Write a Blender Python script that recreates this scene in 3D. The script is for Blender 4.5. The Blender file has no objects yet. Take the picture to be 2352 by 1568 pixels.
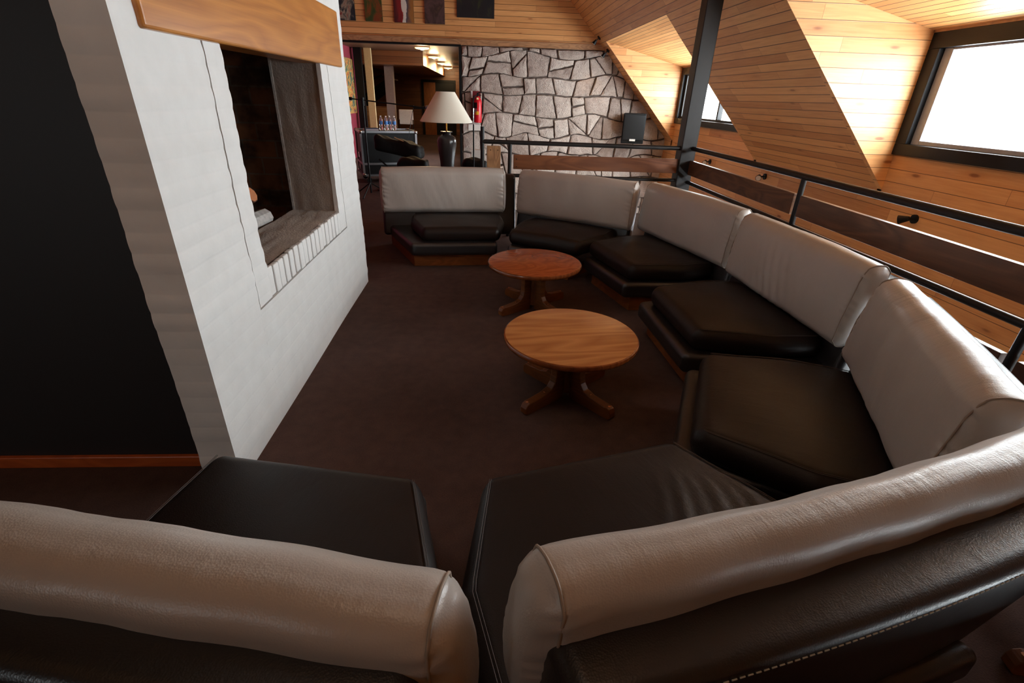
import bpy, bmesh, math, random
from mathutils import Vector, Matrix

random.seed(7)
S = bpy.context.scene
COL = S.collection
PI = math.pi

# ------------------------------------------------------------------ camera
cam_data = bpy.data.cameras.new('camera')
cam_data.sensor_width = 36.0
cam_data.lens = 36.0 * 1119.56 / 2352.0
cam_data.clip_start = 0.02
cam = bpy.data.objects.new('camera', cam_data)
COL.objects.link(cam)
RX = Vector((0.99823555, -0.05098652, 0.03043275))      # camera right in world axes
DN = Vector((0.00428581, -0.44931867, -0.89336127))     # camera down
FW = Vector((0.05922338, 0.89191542, -0.44830735))      # camera forward
cam.matrix_world = Matrix(((RX.x, -DN.x, -FW.x, 0.0), (RX.y, -DN.y, -FW.y, 0.0),
                           (RX.z, -DN.z, -FW.z, 1.6), (0, 0, 0, 1)))
S.camera = cam

# ------------------------------------------------------------------ view, sky
S.view_settings.view_transform = 'Standard'
S.view_settings.look = 'None'
S.view_settings.gamma = 1.0
S.view_settings.exposure = 0.0
S.view_settings.use_curve_mapping = False
S.cycles.use_denoising = True
S.cycles.max_bounces = 10
S.cycles.diffuse_bounces = 6
S.cycles.glossy_bounces = 4
S.cycles.transparent_max_bounces = 12
S.cycles.sample_clamp_indirect = 6.0

SKY = 28.5
world = bpy.data.worlds.new('overcast_sky')
S.world = world
world.use_nodes = True
wb = world.node_tree.nodes['Background']
wb.inputs[0].default_value = (0.87, 0.96, 1.0, 1)
wb.inputs[1].default_value = SKY


def portal(name, loc, rot, sx, sy):
    d = bpy.data.lights.new(name, 'AREA')
    d.shape = 'RECTANGLE'
    d.size = sx
    d.size_y = sy
    d.cycles.is_portal = True
    o = bpy.data.objects.new(name, d)
    o.location = loc
    o.rotation_euler = rot
    COL.objects.link(o)
    return o


XK = 4.352                    # knee wall
YB = 12.54                    # back wall
DORMERS = [(8.13, 11.97), (1.47, 5.31)]
WZ0, WZ1 = 1.178, 2.278
for (a, b) in DORMERS:
    portal('window_portal', (XK + 0.14, (a + b) / 2, (WZ0 + WZ1) / 2), (0, PI / 2, 0), WZ1 - WZ0, b - a)
portal('window_portal', (-0.27, 14.1, 1.5), (0, PI / 2, 0), 1.0, 2.0)
portal('window_portal', (-4.9, -4.08, 1.6), (PI / 2, 0, 0), 0.6, 1.0)


# ------------------------------------------------------------------ node helpers
class NT:
    def __init__(self, name, rough=0.5, spec=0.5):
        self.m = bpy.data.materials.new(name)
        self.m.use_nodes = True
        self.t = self.m.node_tree
        self.b = self.t.nodes['Principled BSDF']
        self.b.inputs['Roughness'].default_value = rough
        self.b.inputs['Specular IOR Level'].default_value = spec

    def n(self, typ, **kw):
        nd = self.t.nodes.new(typ)
        for k, v in kw.items():
            setattr(nd, k, v)
        return nd

    def l(self, a, b):
        self.t.links.new(a, b)

    def val(self, s, v):
        if isinstance(v, (int, float)):
            s.default_value = v
        elif isinstance(v, (tuple, list)):
            s.default_value = v
        else:
            self.l(v, s)

    def math(self, op, a, b=0.0, c=None):
        nd = self.n('ShaderNodeMath', operation=op)
        self.val(nd.inputs[0], a)
        self.val(nd.inputs[1], b)
        if c is not None:
            self.val(nd.inputs[2], c)
        return nd.outputs[0]

    def comb(self, x, y, z):
        nd = self.n('ShaderNodeCombineXYZ')
        for i, v in enumerate((x, y, z)):
            self.val(nd.inputs[i], v)
        return nd.outputs[0]

    def noise(self, vec, scale=1.0, detail=4.0, rough=0.55, dist=0.0):
        nd = self.n('ShaderNodeTexNoise')
        self.l(vec, nd.inputs['Vector'])
        nd.inputs['Scale'].default_value = scale
        nd.inputs['Detail'].default_value = detail
        nd.inputs['Roughness'].default_value = rough
        nd.inputs['Distortion'].default_value = dist
        return nd.outputs['Fac']

    def white(self, vec):
        nd = self.n('ShaderNodeTexWhiteNoise', noise_dimensions='3D')
        self.l(vec, nd.inputs['Vector'])
        return nd.outputs['Value']

    def ramp(self, fac, stops):
        nd = self.n('ShaderNodeValToRGB')
        e = nd.color_ramp.elements
        while len(e) < len(stops):
            e.new(0.5)
        for i, (p, c) in enumerate(stops):
            e[i].position = p
            e[i].color = (c[0], c[1], c[2], 1)
        self.l(fac, nd.inputs['Fac'])
        return nd.outputs['Color']

    def mix(self, fac, a, b, mode='MIX'):
        nd = self.n('ShaderNodeMix', data_type='RGBA', blend_type=mode)
        self.val(nd.inputs['Factor'], fac)
        for s, v in ((nd.inputs['A'], a), (nd.inputs['B'], b)):
            if isinstance(v, tuple):
                s.default_value = (v[0], v[1], v[2], 1)
            else:
                self.l(v, s)
        return nd.outputs['Result']

    def step(self, x, lo, hi):
        nd = self.n('ShaderNodeMapRange', interpolation_type='SMOOTHSTEP')
        self.val(nd.inputs['Value'], x)
        nd.inputs['From Min'].default_value = lo
        nd.inputs['From Max'].default_value = hi
        return nd.outputs['Result']

    def uv(self):
        nd = self.n('ShaderNodeUVMap')
        s = self.n('ShaderNodeSeparateXYZ')
        self.l(nd.outputs[0], s.inputs[0])
        return nd.outputs[0], s.outputs[0], s.outputs[1]

    def obj(self):
        nd = self.n('ShaderNodeTexCoord')
        return nd.outputs['Object']

    def map(self, vec, scale):
        nd = self.n('ShaderNodeMapping')
        nd.inputs['Scale'].default_value = scale
        self.l(vec, nd.inputs['Vector'])
        return nd.outputs[0]

    def color(self, c):
        if isinstance(c, tuple):
            self.b.inputs['Base Color'].default_value = (c[0], c[1], c[2], 1)
        else:
            self.l(c, self.b.inputs['Base Color'])

    def bump(self, h, strength=0.3, dist=0.01):
        nd = self.n('ShaderNodeBump')
        nd.inputs['Strength'].default_value = strength
        nd.inputs['Distance'].default_value = dist
        self.l(h, nd.inputs['Height'])
        self.l(nd.outputs[0], self.b.inputs['Normal'])


def srgb(r, g, b):
    f = lambda c: (c / 255 / 12.92) if c <= 10 else ((c / 255 + 0.055) / 1.055) ** 2.4
    return (f(r), f(g), f(b))


def plain(name, c, rough=0.5, metal=0.0, spec=0.5, noise=0.08, scale=30.0):
    k = NT(name, rough, spec)
    f = k.noise(k.obj(), scale, 3)
    k.color(k.mix(f, tuple(x * (1 - noise * 2) for x in c), tuple(min(1, x * (1 + noise * 2)) for x in c)))
    k.b.inputs['Metallic'].default_value = metal
    return k.m


def planks(name, lo, hi, w=0.1, length=2.6, rough=0.42, groove=0.25, knots=0.6, gw=0.004):
    k = NT(name, rough)
    _, u, v = k.uv()
    vr = k.math('DIVIDE', v, w)
    idx = k.math('FLOOR', vr)
    fr = k.math('FRACT', vr)
    d = k.math('MULTIPLY', k.math('MINIMUM', fr, k.math('SUBTRACT', 1.0, fr)), w)
    r1 = k.white(k.comb(idx, 3.3, 0.0))
    us = k.math('DIVIDE', k.math('ADD', u, k.math('MULTIPLY', r1, 17.0)), length)
    iu = k.math('FLOOR', us)
    fu = k.math('FRACT', us)
    du = k.math('MULTIPLY', k.math('MINIMUM', fu, k.math('SUBTRACT', 1.0, fu)), length)
    r2 = k.white(k.comb(idx, iu, 7.0))
    gv = k.comb(k.math('MULTIPLY', u, 2.2), k.math('MULTIPLY', v, 42.0), k.math('MULTIPLY', r2, 40.0))
    g = k.noise(gv, 1.0, 4, 0.6, 0.6)
    kv = k.comb(k.math('MULTIPLY', u, 2.3), k.math('MULTIPLY', v, 1.0 / w), k.math('MULTIPLY', r2, 9.0))
    vor = k.n('ShaderNodeTexVoronoi')
    k.l(kv, vor.inputs['Vector'])
    vor.inputs['Scale'].default_value = 1.0
    pick = k.math('GREATER_THAN', k.white(vor.outputs['Color']), 0.58)
    knot = k.math('MULTIPLY', k.math('SUBTRACT', 1.0, k.step(vor.outputs['Distance'], 0.06, 0.17)), pick)
    halo = k.math('MULTIPLY', k.math('SUBTRACT', 1.0, k.step(vor.outputs['Distance'], 0.1, 0.42)), pick)
    f = k.math('ADD', k.math('MULTIPLY', g, 0.75), k.math('MULTIPLY', k.math('SUBTRACT', r2, 0.35), 0.5))
    c = k.mix(f, lo, hi)
    c = k.mix(k.math('MULTIPLY', halo, 0.35 * knots), c, (lo[0] * .75, lo[1] * .6, lo[2] * .5))
    c = k.mix(k.math('MULTIPLY', knot, knots), c, (lo[0] * .4, lo[1] * .28, lo[2] * .22))
    line = k.math('SUBTRACT', 1.0, k.step(d, gw * 0.3, gw))
    endl = k.math('MULTIPLY', k.math('SUBTRACT', 1.0, k.step(du, 0.0008, 0.003)), 0.6)
    lin = k.math('MAXIMUM', line, endl)
    c = k.mix(lin, c, (lo[0] * groove, lo[1] * groove, lo[2] * groove))
    k.color(c)
    h = k.math('SUBTRACT', k.math('MULTIPLY', g, 0.04), lin)
    k.bump(h, 0.35, 0.004)
    return k.m


def wood(name, lo, hi, su=1.4, sv=22.0, rough=0.3, spec=0.5, figure=1.2):
    k = NT(name, rough, spec)
    _, u, v = k.uv()
    base = k.comb(k.math('MULTIPLY', u, su), k.math('MULTIPLY', v, sv * 0.25), 0.0)
    warp = k.noise(base, 1.0, 2, 0.5, figure)
    rings = k.math('FRACT', k.math('MULTIPLY', warp, 7.0))
    rings = k.math('ABSOLUTE', k.math('SUBTRACT', k.math('MULTIPLY', rings, 2.0), 1.0))
    g = k.noise(k.comb(k.math('MULTIPLY', u, su * 3), k.math('MULTIPLY', v, sv * 6), 0.0), 1.0, 4, 0.6)
    f = k.math('ADD', k.math('MULTIPLY', rings, 0.5), k.math('MULTIPLY', g, 0.55))
    k.color(k.mix(f, lo, hi))
    k.bump(g, 0.08, 0.002)
    return k.m


def leather(name, c, rough, wr=0.5, spec=0.5, fine=260.0, warm=(1, 1, 1)):
    k = NT(name, rough, spec)
    o = k.obj()
    big = k.noise(o, 3.0, 3)
    k.color(k.mix(big, tuple(x * .88 for x in c), tuple(min(1, x * 1.1 * w) for x, w in zip(c, warm))))
    v = k.n('ShaderNodeTexVoronoi')
    k.l(o, v.inputs['Vector'])
    v.inputs['Scale'].default_value = fine
    wn = k.noise(k.map(o, (55, 4, 9)), 1.0, 4, 0.55, 0.5)
    w2 = k.noise(k.map(o, (7, 4, 4)), 1.0, 3, 0.5, 1.2)
    h = k.math('ADD', k.math('MULTIPLY', v.outputs['Distance'], 0.05),
               k.math('ADD', k.math('MULTIPLY', wn, 0.35 * wr), k.math('MULTIPLY', w2, 0.9 * wr)))
    k.bump(h, 0.5, 0.012)
    return k.m


PINE = planks('pine_boards', srgb(174, 110, 58), srgb(238, 180, 118), 0.105, gw=0.006)
PINE_W = planks('pine_boards_wide', srgb(186, 122, 68), srgb(240, 188, 128), 0.13, 2.2, knots=0.8)
PINE_C = planks('pine_boards_narrow', srgb(188, 124, 68), srgb(238, 184, 120), 0.085, 2.2, knots=0.4, gw=0.007, groove=0.15)
PINE_D = planks('dark_pine_boards', srgb(92, 52, 28), srgb(150, 94, 56), 0.13, 2.2)  # darker pine tone for the hall boards
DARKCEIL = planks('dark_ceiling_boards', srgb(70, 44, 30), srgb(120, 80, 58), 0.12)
TRIMW = wood('pine_trim', srgb(120, 82, 56), srgb(186, 138, 96), 1.2, 20, 0.45)
RAILWOOD = wood('stained_railing_board', srgb(66, 40, 26), srgb(126, 84, 56), 1.0, 14, 0.38)
MANTEL = wood('varnished_mantel', srgb(156, 90, 36), srgb(208, 140, 68), 0.7, 20, 0.28, figure=0.4)
PLINTH = wood('plinth_wood', srgb(94, 46, 18), srgb(138, 76, 34), 1.6, 18, 0.45, 0.3)
BASEW = wood('baseboard_wood', srgb(150, 66, 24), srgb(196, 98, 44), 1.2, 20, 0.35)
TABLE_A = wood('red_oak_top', srgb(128, 56, 24), srgb(168, 84, 42), 2.2, 14, 0.22, figure=1.6)
TABLE_B = wood('oak_top', srgb(150, 88, 44), srgb(204, 140, 84), 0.7, 22, 0.24, figure=0.35)
TEDGE = wood('table_edge', srgb(92, 44, 20), srgb(144, 78, 38), 1.5, 20, 0.13)
TLEG = wood('table_leg', srgb(76, 38, 15), srgb(120, 66, 28), 1.5, 24, 0.4, 0.3)
DARKL = leather('dark_brown_leather', srgb(29, 20, 17), 0.45, 0.35, spec=0.27)
DARKB = leather('black_brown_leather', srgb(30, 27, 28), 0.36, 0.2, spec=0.8)
LIGHTL = leather('taupe_leather', srgb(178, 170, 163), 0.37, 0.42, spec=0.6, warm=(1.0, .99, .98))
SEATSEAM = plain('dark_seam', srgb(70, 58, 54), 0.5)
SEAM = plain('seam_thread', srgb(150, 134, 120), 0.6)
STITCH = plain('pale_stitch', srgb(170, 170, 160), 0.6)
STEEL = plain('black_brown_steel', srgb(30, 26, 25), 0.45, 0.0, 0.35)
BLACKM = plain('black_metal', srgb(12, 12, 13), 0.5, 0, 0.25)
BLACKP = plain('black_plastic', srgb(11, 11, 12), 0.5, 0, 0.3)
GREYM = plain('aluminium', srgb(150, 152, 156), 0.35, 0.9)
SASH = plain('grey_sash', srgb(150, 155, 165), 0.4)
FRAMEM = plain('black_window_frame', srgb(15, 15, 17), 0.4, 0, 0.3)
CHROME = plain('chrome', srgb(190, 190, 190), 0.15, 1.0)
BRASS = plain('brass', srgb(190, 140, 60), 0.25, 1.0)
DARKWALL = plain('dark_brown_wall_paint', srgb(33, 28, 27), 0.55, noise=0.06, scale=4)
REDWALL = plain('crimson_wall_paint', srgb(138, 40, 60), 0.6, noise=0.05, scale=4)
WHITEP = plain('white_plastic', srgb(225, 222, 215), 0.4)
GREYCOL = plain('grey_painted_column', srgb(176, 160, 156), 0.5)
CREAM = plain('cream_post', srgb(206, 180, 136), 0.5)
SHADE = None


def mat_lampshade():
    k = NT('linen_lampshade', 0.8, 0.2)
    o = k.obj()
    a = k.noise(k.map(o, (300, 300, 20)), 1, 2)
    k.color(k.mix(a, srgb(240, 233, 215), srgb(250, 245, 230)))
    k.b.inputs['Subsurface Weight'].default_value = 0.0
    return k.m


def mat_white_brick():
    k = NT('white_painted_brick', 0.55, 0.4)
    o = k.obj()
    s = k.n('ShaderNodeSeparateXYZ')
    k.l(o, s.inputs[0])
    n1 = k.noise(o, 9, 4)
    n2 = k.noise(o, 90, 3)
    zz = k.math('ADD', s.outputs[2], k.math('MULTIPLY', k.math('SUBTRACT', n1, 0.5), 0.012))
    fr = k.math('FRACT', k.math('DIVIDE', zz, 0.076))
    d = k.math('MINIMUM', fr, k.math('SUBTRACT', 1.0, fr))
    course = k.step(d, 0.0, 0.14)
    k.color(k.mix(n1, srgb(222, 221, 218), srgb(238, 238, 236)))
    h = k.math('ADD', k.math('MULTIPLY', course, 0.45), k.math('ADD', k.math('MULTIPLY', n1, 0.9), k.math('MULTIPLY', n2, 0.15)))
    k.bump(h, 0.12, 0.010)
    return k.m


def mat_soot_brick():
    k = NT('sooty_firebrick', 0.85, 0.2)
    o = k.obj()
    s = k.n('ShaderNodeSeparateXYZ')
    k.l(o, s.inputs[0])
    br = k.n('ShaderNodeTexBrick')
    k.l(k.comb(k.math('ADD', s.outputs[0], s.outputs[1]), s.outputs[2], 0.0), br.inputs['Vector'])
    br.inputs['Scale'].default_value = 1.0
    br.inputs['Brick Width'].default_value = 0.23
    br.inputs['Row Height'].default_value = 0.115
    br.inputs['Mortar Size'].default_value = 0.006
    br.inputs['Color1'].default_value = (*srgb(132, 92, 66), 1)
    br.inputs['Color2'].default_value = (*srgb(92, 74, 64), 1)
    br.inputs['Mortar'].default_value = (*srgb(110, 102, 94), 1)
    n1 = k.noise(o, 5, 4)
    k.color(k.mix(k.step(n1, 0.35, 0.7), br.outputs['Color'], srgb(44, 39, 37)))
    k.bump(k.math('SUBTRACT', k.math('MULTIPLY', n1, 0.4), br.outputs['Fac']), 0.5, 0.008)
    return k.m


def mat_plaster():
    k = NT('rough_grey_render', 0.9, 0.2)
    o = k.obj()
    n1 = k.noise(o, 6, 4)
    n2 = k.noise(o, 70, 5, 0.65)
    k.color(k.mix(n1, srgb(150, 140, 132), srgb(190, 178, 168)))
    k.bump(k.math('ADD', n2, k.math('MULTIPLY', n1, 0.5)), 0.6, 0.01)
    return k.m


def mat_stone():
    k = NT('rough_cut_stone', 0.85, 0.25)
    o = k.obj()
    u, uu, vv = k.uv()
    wn = k.n('ShaderNodeTexWhiteNoise', noise_dimensions='2D')
    k.l(u, wn.inputs['Vector'])
    n1 = k.noise(o, 7, 5, 0.6)
    n2 = k.noise(o, 45, 5, 0.65)
    f = k.math('ADD', k.math('MULTIPLY', n1, 0.6), k.math('MULTIPLY', wn.outputs['Value'], 0.4))
    c = k.ramp(f, [(0.15, srgb(140, 122, 112)), (0.45, srgb(192, 176, 166)), (0.8, srgb(222, 210, 200))])
    c = k.mix(k.math('MULTIPLY', k.step(n2, 0.52, 0.72), 0.5), c, srgb(118, 92, 80))
    k.color(c)
    k.bump(k.math('ADD', n1, k.math('MULTIPLY', n2, 0.7)), 1.0, 0.045)
    return k.m


def mat_carpet():
    k = NT('brown_carpet', 0.95, 0.1)
    o = k.obj()
    n1 = k.noise(o, 1.3, 3)
    n2 = k.noise(o, 160, 3, 0.7)
    n3 = k.noise(o, 14, 4)
    f = k.math('ADD', k.math('MULTIPLY', n1, 0.4), k.math('ADD', k.math('MULTIPLY', n2, 0.35), k.math('MULTIPLY', n3, 0.25)))
    k.color(k.ramp(f, [(0.3, srgb(60, 45, 41)), (0.7, srgb(96, 75, 69))]))
    k.bump(n2, 0.5, 0.006)
    return k.m


def mat_painting(name, stops, su=6.0, sv=2.5, dist=1.5, seed=0.0, figure=0.0):
    k = NT(name, 0.4)
    _, u, v = k.uv()
    f = k.noise(k.comb(k.math('MULTIPLY', u, su), k.math('MULTIPLY', v, sv), seed), 1.0, 4, 0.6, dist)
    if figure:
        f = k.math('ADD', k.math('ADD', k.math('MULTIPLY', u, figure), 0.5), k.math('MULTIPLY', k.math('SUBTRACT', f, 0.5), 0.9))
    k.color(k.ramp(f, stops))
    return k.m


def mat_glass():
    k = NT('window_glass')
    t = k.t
    tr = k.n('ShaderNodeBsdfTransparent')
    gl = k.n('ShaderNodeBsdfGlossy')
    gl.inputs['Roughness'].default_value = 0.02
    fr = k.n('ShaderNodeLayerWeight')
    fc_ = k.math('ADD', 0.03, k.math('MULTIPLY', k.math('POWER', fr.outputs['Facing'], 5.0), 0.6))
    mx = k.n('ShaderNodeMixShader')
    k.l(fc_, mx.inputs[0])
    k.l(tr.outputs[0], mx.inputs[1])
    k.l(gl.outputs[0], mx.inputs[2])
    k.l(mx.outputs[0], t.nodes['Material Output'].inputs[0])
    return k.m


def mat_emit(name, c, s):
    k = NT(name)
    k.b.inputs['Emission Color'].default_value = (*c, 1)
    k.b.inputs['Emission Strength'].default_value = s
    k.color(c)
    return k.m


SHADE = mat_lampshade()
WBRICK = mat_white_brick()
SOOT = mat_soot_brick()
PLASTER = mat_plaster()
STONE = mat_stone()
MORTAR = plain('dark_mortar', srgb(92, 80, 74), 0.95, noise=0.2, scale=60)
GROOVE = plain('dirty_groove', srgb(128, 120, 108), 0.9)
CARPET = mat_carpet()
GLASS = mat_glass()
ASH = plain('ashen_bark', srgb(176, 172, 168), 0.9, noise=0.25, scale=40)
LOGEND = plain('cut_log_end', srgb(190, 120, 78), 0.8, noise=0.15, scale=30)
BARK = plain('bark', srgb(90, 56, 38), 0.9, noise=0.25, scale=40)
RED = plain('extinguisher_red', srgb(206, 22, 38), 0.28)
YELLOW = plain('yellow_label', srgb(230, 176, 40), 0.5)
PALEY = plain('pale_tag', srgb(226, 206, 150), 0.5)
REDP = plain('red_sign', srgb(196, 30, 46), 0.5)
CERAM = plain('dark_glazed_ceramic', srgb(50, 45, 45), 0.25)
WATER = None
BLUEL = plain('blue_bottle_label', srgb(70, 130, 200), 0.5)


def mat_bottle():
    k = NT('clear_plastic', 0.08)
    k.color((0.92, 0.95, 0.98))
    k.b.inputs['Transmission Weight'].default_value = 0.9
    k.b.inputs['IOR'].default_value = 1.33
    return k.m


WATER = mat_bottle()


# ------------------------------------------------------------------ mesh helpers
class MB:
    def __init__(self):
        self.v = []
        self.f = []
        self.mi = []
        self.uvt = {}

    def add(self, vs, fs, mi=0, tag=None):
        o = len(self.v)
        self.v += [tuple(p) for p in vs]
        for f in fs:
            if tag is not None:
                self.uvt[len(self.f)] = tag
            self.f.append(tuple(i + o for i in f))
            self.mi.append(mi)

    def box(self, x0, x1, y0, y1, z0, z1, mi=0, M=None):
        vs = [Vector((x, y, z)) for z in (z0, z1) for y in (y0, y1) for x in (x0, x1)]
        if M is not None:
            vs = [M @ p for p in vs]
        self.add(vs, [(0, 2, 3, 1), (4, 5, 7, 6), (0, 1, 5, 4), (2, 6, 7, 3), (0, 4, 6, 2), (1, 3, 7, 5)], mi)

    def prism(self, poly, h, axis, lo, mi=0):
        """poly of 2D points extruded along axis from lo to h."""
        n = len(poly)

        def P(a, b, c):
            return {'x': (c, a, b), 'y': (a, c, b), 'z': (a, b, c)}[axis]
        vs = [P(a, b, lo) for a, b in poly] + [P(a, b, h) for a, b in poly]
        fs = [tuple(range(n))[::-1], tuple(range(n, 2 * n))]
        fs += [(i, (i + 1) % n, n + (i + 1) % n, n + i) for i in range(n)]
        self.add(vs, fs, mi)

    def tube(self, pts, r, n=12, mi=0, cap=True):
        pts = [Vector(p) for p in pts]
        rs = r if isinstance(r, (list, tuple)) else [r] * len(pts)
        vs = []
        up = Vector((0, 0, 1))
        prev = None
        for i, p in enumerate(pts):
            t = (pts[min(i + 1, len(pts) - 1)] - pts[max(i - 1, 0)]).normalized()
            if prev is None:
                a = t.cross(up)
                if a.length < 1e-3:
                    a = t.cross(Vector((1, 0, 0)))
            else:
                a = prev - t * prev.dot(t)
            a.normalize()
            prev = a
            b = t.cross(a)
            for j in range(n):
                an = 2 * PI * j / n
                vs.append(p + (a * math.cos(an) + b * math.sin(an)) * rs[i])
        fs = []
        for i in range(len(pts) - 1):
            for j in range(n):
                k = (j + 1) % n
                fs.append((i * n + j, i * n + k, (i + 1) * n + k, (i + 1) * n + j))
        if cap:
            fs.append(tuple(range(n))[::-1])
            m = (len(pts) - 1) * n
            fs.append(tuple(range(m, m + n)))
        self.add(vs, fs, mi)

    def lathe(self, prof, n=40, c=(0, 0, 0), mi=0):
        vs = []
        for r, z in prof:
            for j in range(n):
                a = 2 * PI * j / n
                vs.append((c[0] + r * math.cos(a), c[1] + r * math.sin(a), c[2] + z))
        fs = []
        for i in range(len(prof) - 1):
            for j in range(n):
                k = (j + 1) % n
                fs.append((i * n + j, i * n + k, (i + 1) * n + k, (i + 1) * n + j))
        fs.append(tuple(range(n))[::-1])
        m = (len(prof) - 1) * n
        fs.append(tuple(range(m, m + n)))
        self.add(vs, fs, mi)

    def rbox(self, hx, hy, hz, r, warp=None, nf=(6, 6, 6), k=5, mi=0):
        """rounded box centred at the origin; warp maps each point (and its unit coords)."""
        def axis(h, n):
            rr = min(r, h * 0.999)
            e = [math.tan(PI / 4 * i / k) * rr for i in range(k + 1)]
            inner = h - rr
            mid = [-inner + 2 * inner * i / n for i in range(n + 1)]
            return [-inner - x for x in reversed(e[1:])] + mid + [inner + x for x in e[1:]], inner
        AX = [axis(h, n) for h, n in zip((hx, hy, hz), nf)]
        idx = {}
        vs = []

        def vert(p):
            key = tuple(round(q, 6) for q in p)
            if key not in idx:
                inn = Vector([max(-AX[i][1], min(AX[i][1], p[i])) for i in range(3)])
                d = Vector(p) - inn
                rr = [min(r, h * 0.999) for h in (hx, hy, hz)]
                if d.length > 1e-9:
                    q = inn + d.normalized() * r
                else:
                    q = inn
                if warp:
                    q = warp(q, (p[0] / hx, p[1] / hy, p[2] / hz))
                idx[key] = len(vs)
                vs.append(q)
            return idx[key]
        fs = []
        H = (hx, hy, hz)
        for a in range(3):
            b, c = (a + 1) % 3, (a + 2) % 3
            A, B = AX[b][0], AX[c][0]
            for sgn in (-1, 1):
                for i in range(len(A) - 1):
                    for j in range(len(B) - 1):
                        q = []
                        for (ii, jj) in ((i, j), (i + 1, j), (i + 1, j + 1), (i, j + 1)):
                            p = [0, 0, 0]
                            p[a] = sgn * H[a]
                            p[b] = A[ii]
                            p[c] = B[jj]
                            q.append(vert(p))
                        fs.append(tuple(q if sgn > 0 else q[::-1]))
        self.add(vs, fs, mi)

    def build(self, name, mats, parent=None, uv=None, smooth=None, bevel=0.0, seg=2, subdiv=0):
        me = bpy.data.meshes.new(name)
        me.from_pydata(self.v, [], self.f)
        if not isinstance(mats, (list, tuple)):
            mats = [mats]
        for m in mats:
            me.materials.append(m)
        for p, mi in zip(me.polygons, self.mi):
            p.material_index = mi
        if uv is not None or self.uvt:
            lay = me.uv_layers.new(name='UVMap')
            if uv is not None:
                a, b = Vector(uv[0]), Vector(uv[1])
            for p in me.polygons:
                for li in p.loop_indices:
                    if self.uvt:
                        lay.data[li].uv = self.uvt.get(p.index, (0, 0))
                    else:
                        co = me.vertices[me.loops[li].vertex_index].co
                        lay.data[li].uv = (a.dot(co), b.dot(co))
        if smooth is not None:
            for p in me.polygons:
                p.use_smooth = True
            me.set_sharp_from_angle(angle=math.radians(smooth))
        me.update()
        o = bpy.data.objects.new(name, me)
        COL.objects.link(o)
        if parent is not None:
            o.parent = parent
        if bevel > 0:
            m = o.modifiers.new('bevel', 'BEVEL')
            m.width = bevel
            m.segments = seg
            m.limit_method = 'ANGLE'
        return o


def tag(o, label, cat, group=None, kind=None):
    o['label'] = label
    o['category'] = cat
    if group:
        o['group'] = group
    if kind:
        o['kind'] = kind
    return o


def thing(name, label, cat, loc=(0, 0, 0), rz=0.0, group=None):
    o = bpy.data.objects.new(name, None)
    o.empty_display_size = 0.1
    o.location = loc
    o.rotation_euler = (0, 0, rz)
    COL.objects.link(o)
    return tag(o, label, cat, group)


def struct(o, label=None, cat=None):
    o['kind'] = 'structure'
    if label:
        o['label'] = label
    if cat:
        o['category'] = cat
    return o


def solid(o, t, off):
    m = o.modifiers.new('thickness', 'SOLIDIFY')
    m.thickness = t
    m.offset = off
    return o


def boxobj(name, mat, x0, x1, y0, y1, z0, z1, parent=None, uv=None, bevel=0.0):
    b = MB()
    b.box(x0, x1, y0, y1, z0, z1)
    return b.build(name, mat, parent, uv=uv, bevel=bevel)


UX, UY, UZ = (1, 0, 0), (0, 1, 0), (0, 0, 1)
SS = 1.06                                   # roof pitch (rise per metre)
ZK = 0.819                                  # foot of the pitch on the knee wall


def zs(x):
    return ZK + SS * (XK - x)


XT = 2.573                                  # where dormer ceilings meet the pitch
ZT = 2.706
XC = 0.6                                    # top of the pitch
ZC = zs(XC)

# ------------------------------------------------------------------ setting
f = MB()
f.box(-6.1, 2.58, -4.05, 6.32, -0.3, 0.0)
f.box(-6.1, 0.06, 6.32, 23.6, -0.3, 0.0)
struct(f.build('floor', CARPET), 'dark brown carpeted mezzanine floor', 'floor')
struct(boxobj('floor_lower', plain('pale_bounce_floor', srgb(206, 184, 158), 0.6), -6.1, 4.6, -4.05, 12.8, -2.7, -2.6), 'floor of the level below the railing', 'floor')  # unseen lower floor, kept pale to bounce light up to the roof

# sloping roof
ny = (-SS / math.hypot(1, SS), 0, 1 / math.hypot(1, SS))
sv = Vector((-1, 0, SS)).normalized()
r = MB()


def sq(y0, y1, xa, xb):
    r.add([(xa, y0, zs(xa)), (xa, y1, zs(xa)), (xb, y1, zs(xb)), (xb, y0, zs(xb))], [(0, 3, 2, 1)])


prev = -4.05
for (a, b_) in sorted(DORMERS):
    sq(prev, a, XK, XC)
    sq(a, b_, XT, XC)
    prev = b_
sq(prev, YB, XK, XC)
o = r.build('ceiling_slope', PINE, uv=(UY, sv))
solid(o, 0.1, -1)
struct(o, 'sloping pine board roof between the dormers', 'ceiling')
o = MB()
o.add([(XC, -4.05, ZC), (-6.1, -4.05, ZC), (-6.1, YB, ZC), (XC, YB, ZC)], [(0, 1, 2, 3)])
o = o.build('ceiling_flat', PINE, uv=(UY, UX))
solid(o, 0.1, -1)
struct(o, 'flat pine board ceiling above the lounge', 'ceiling')

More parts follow.
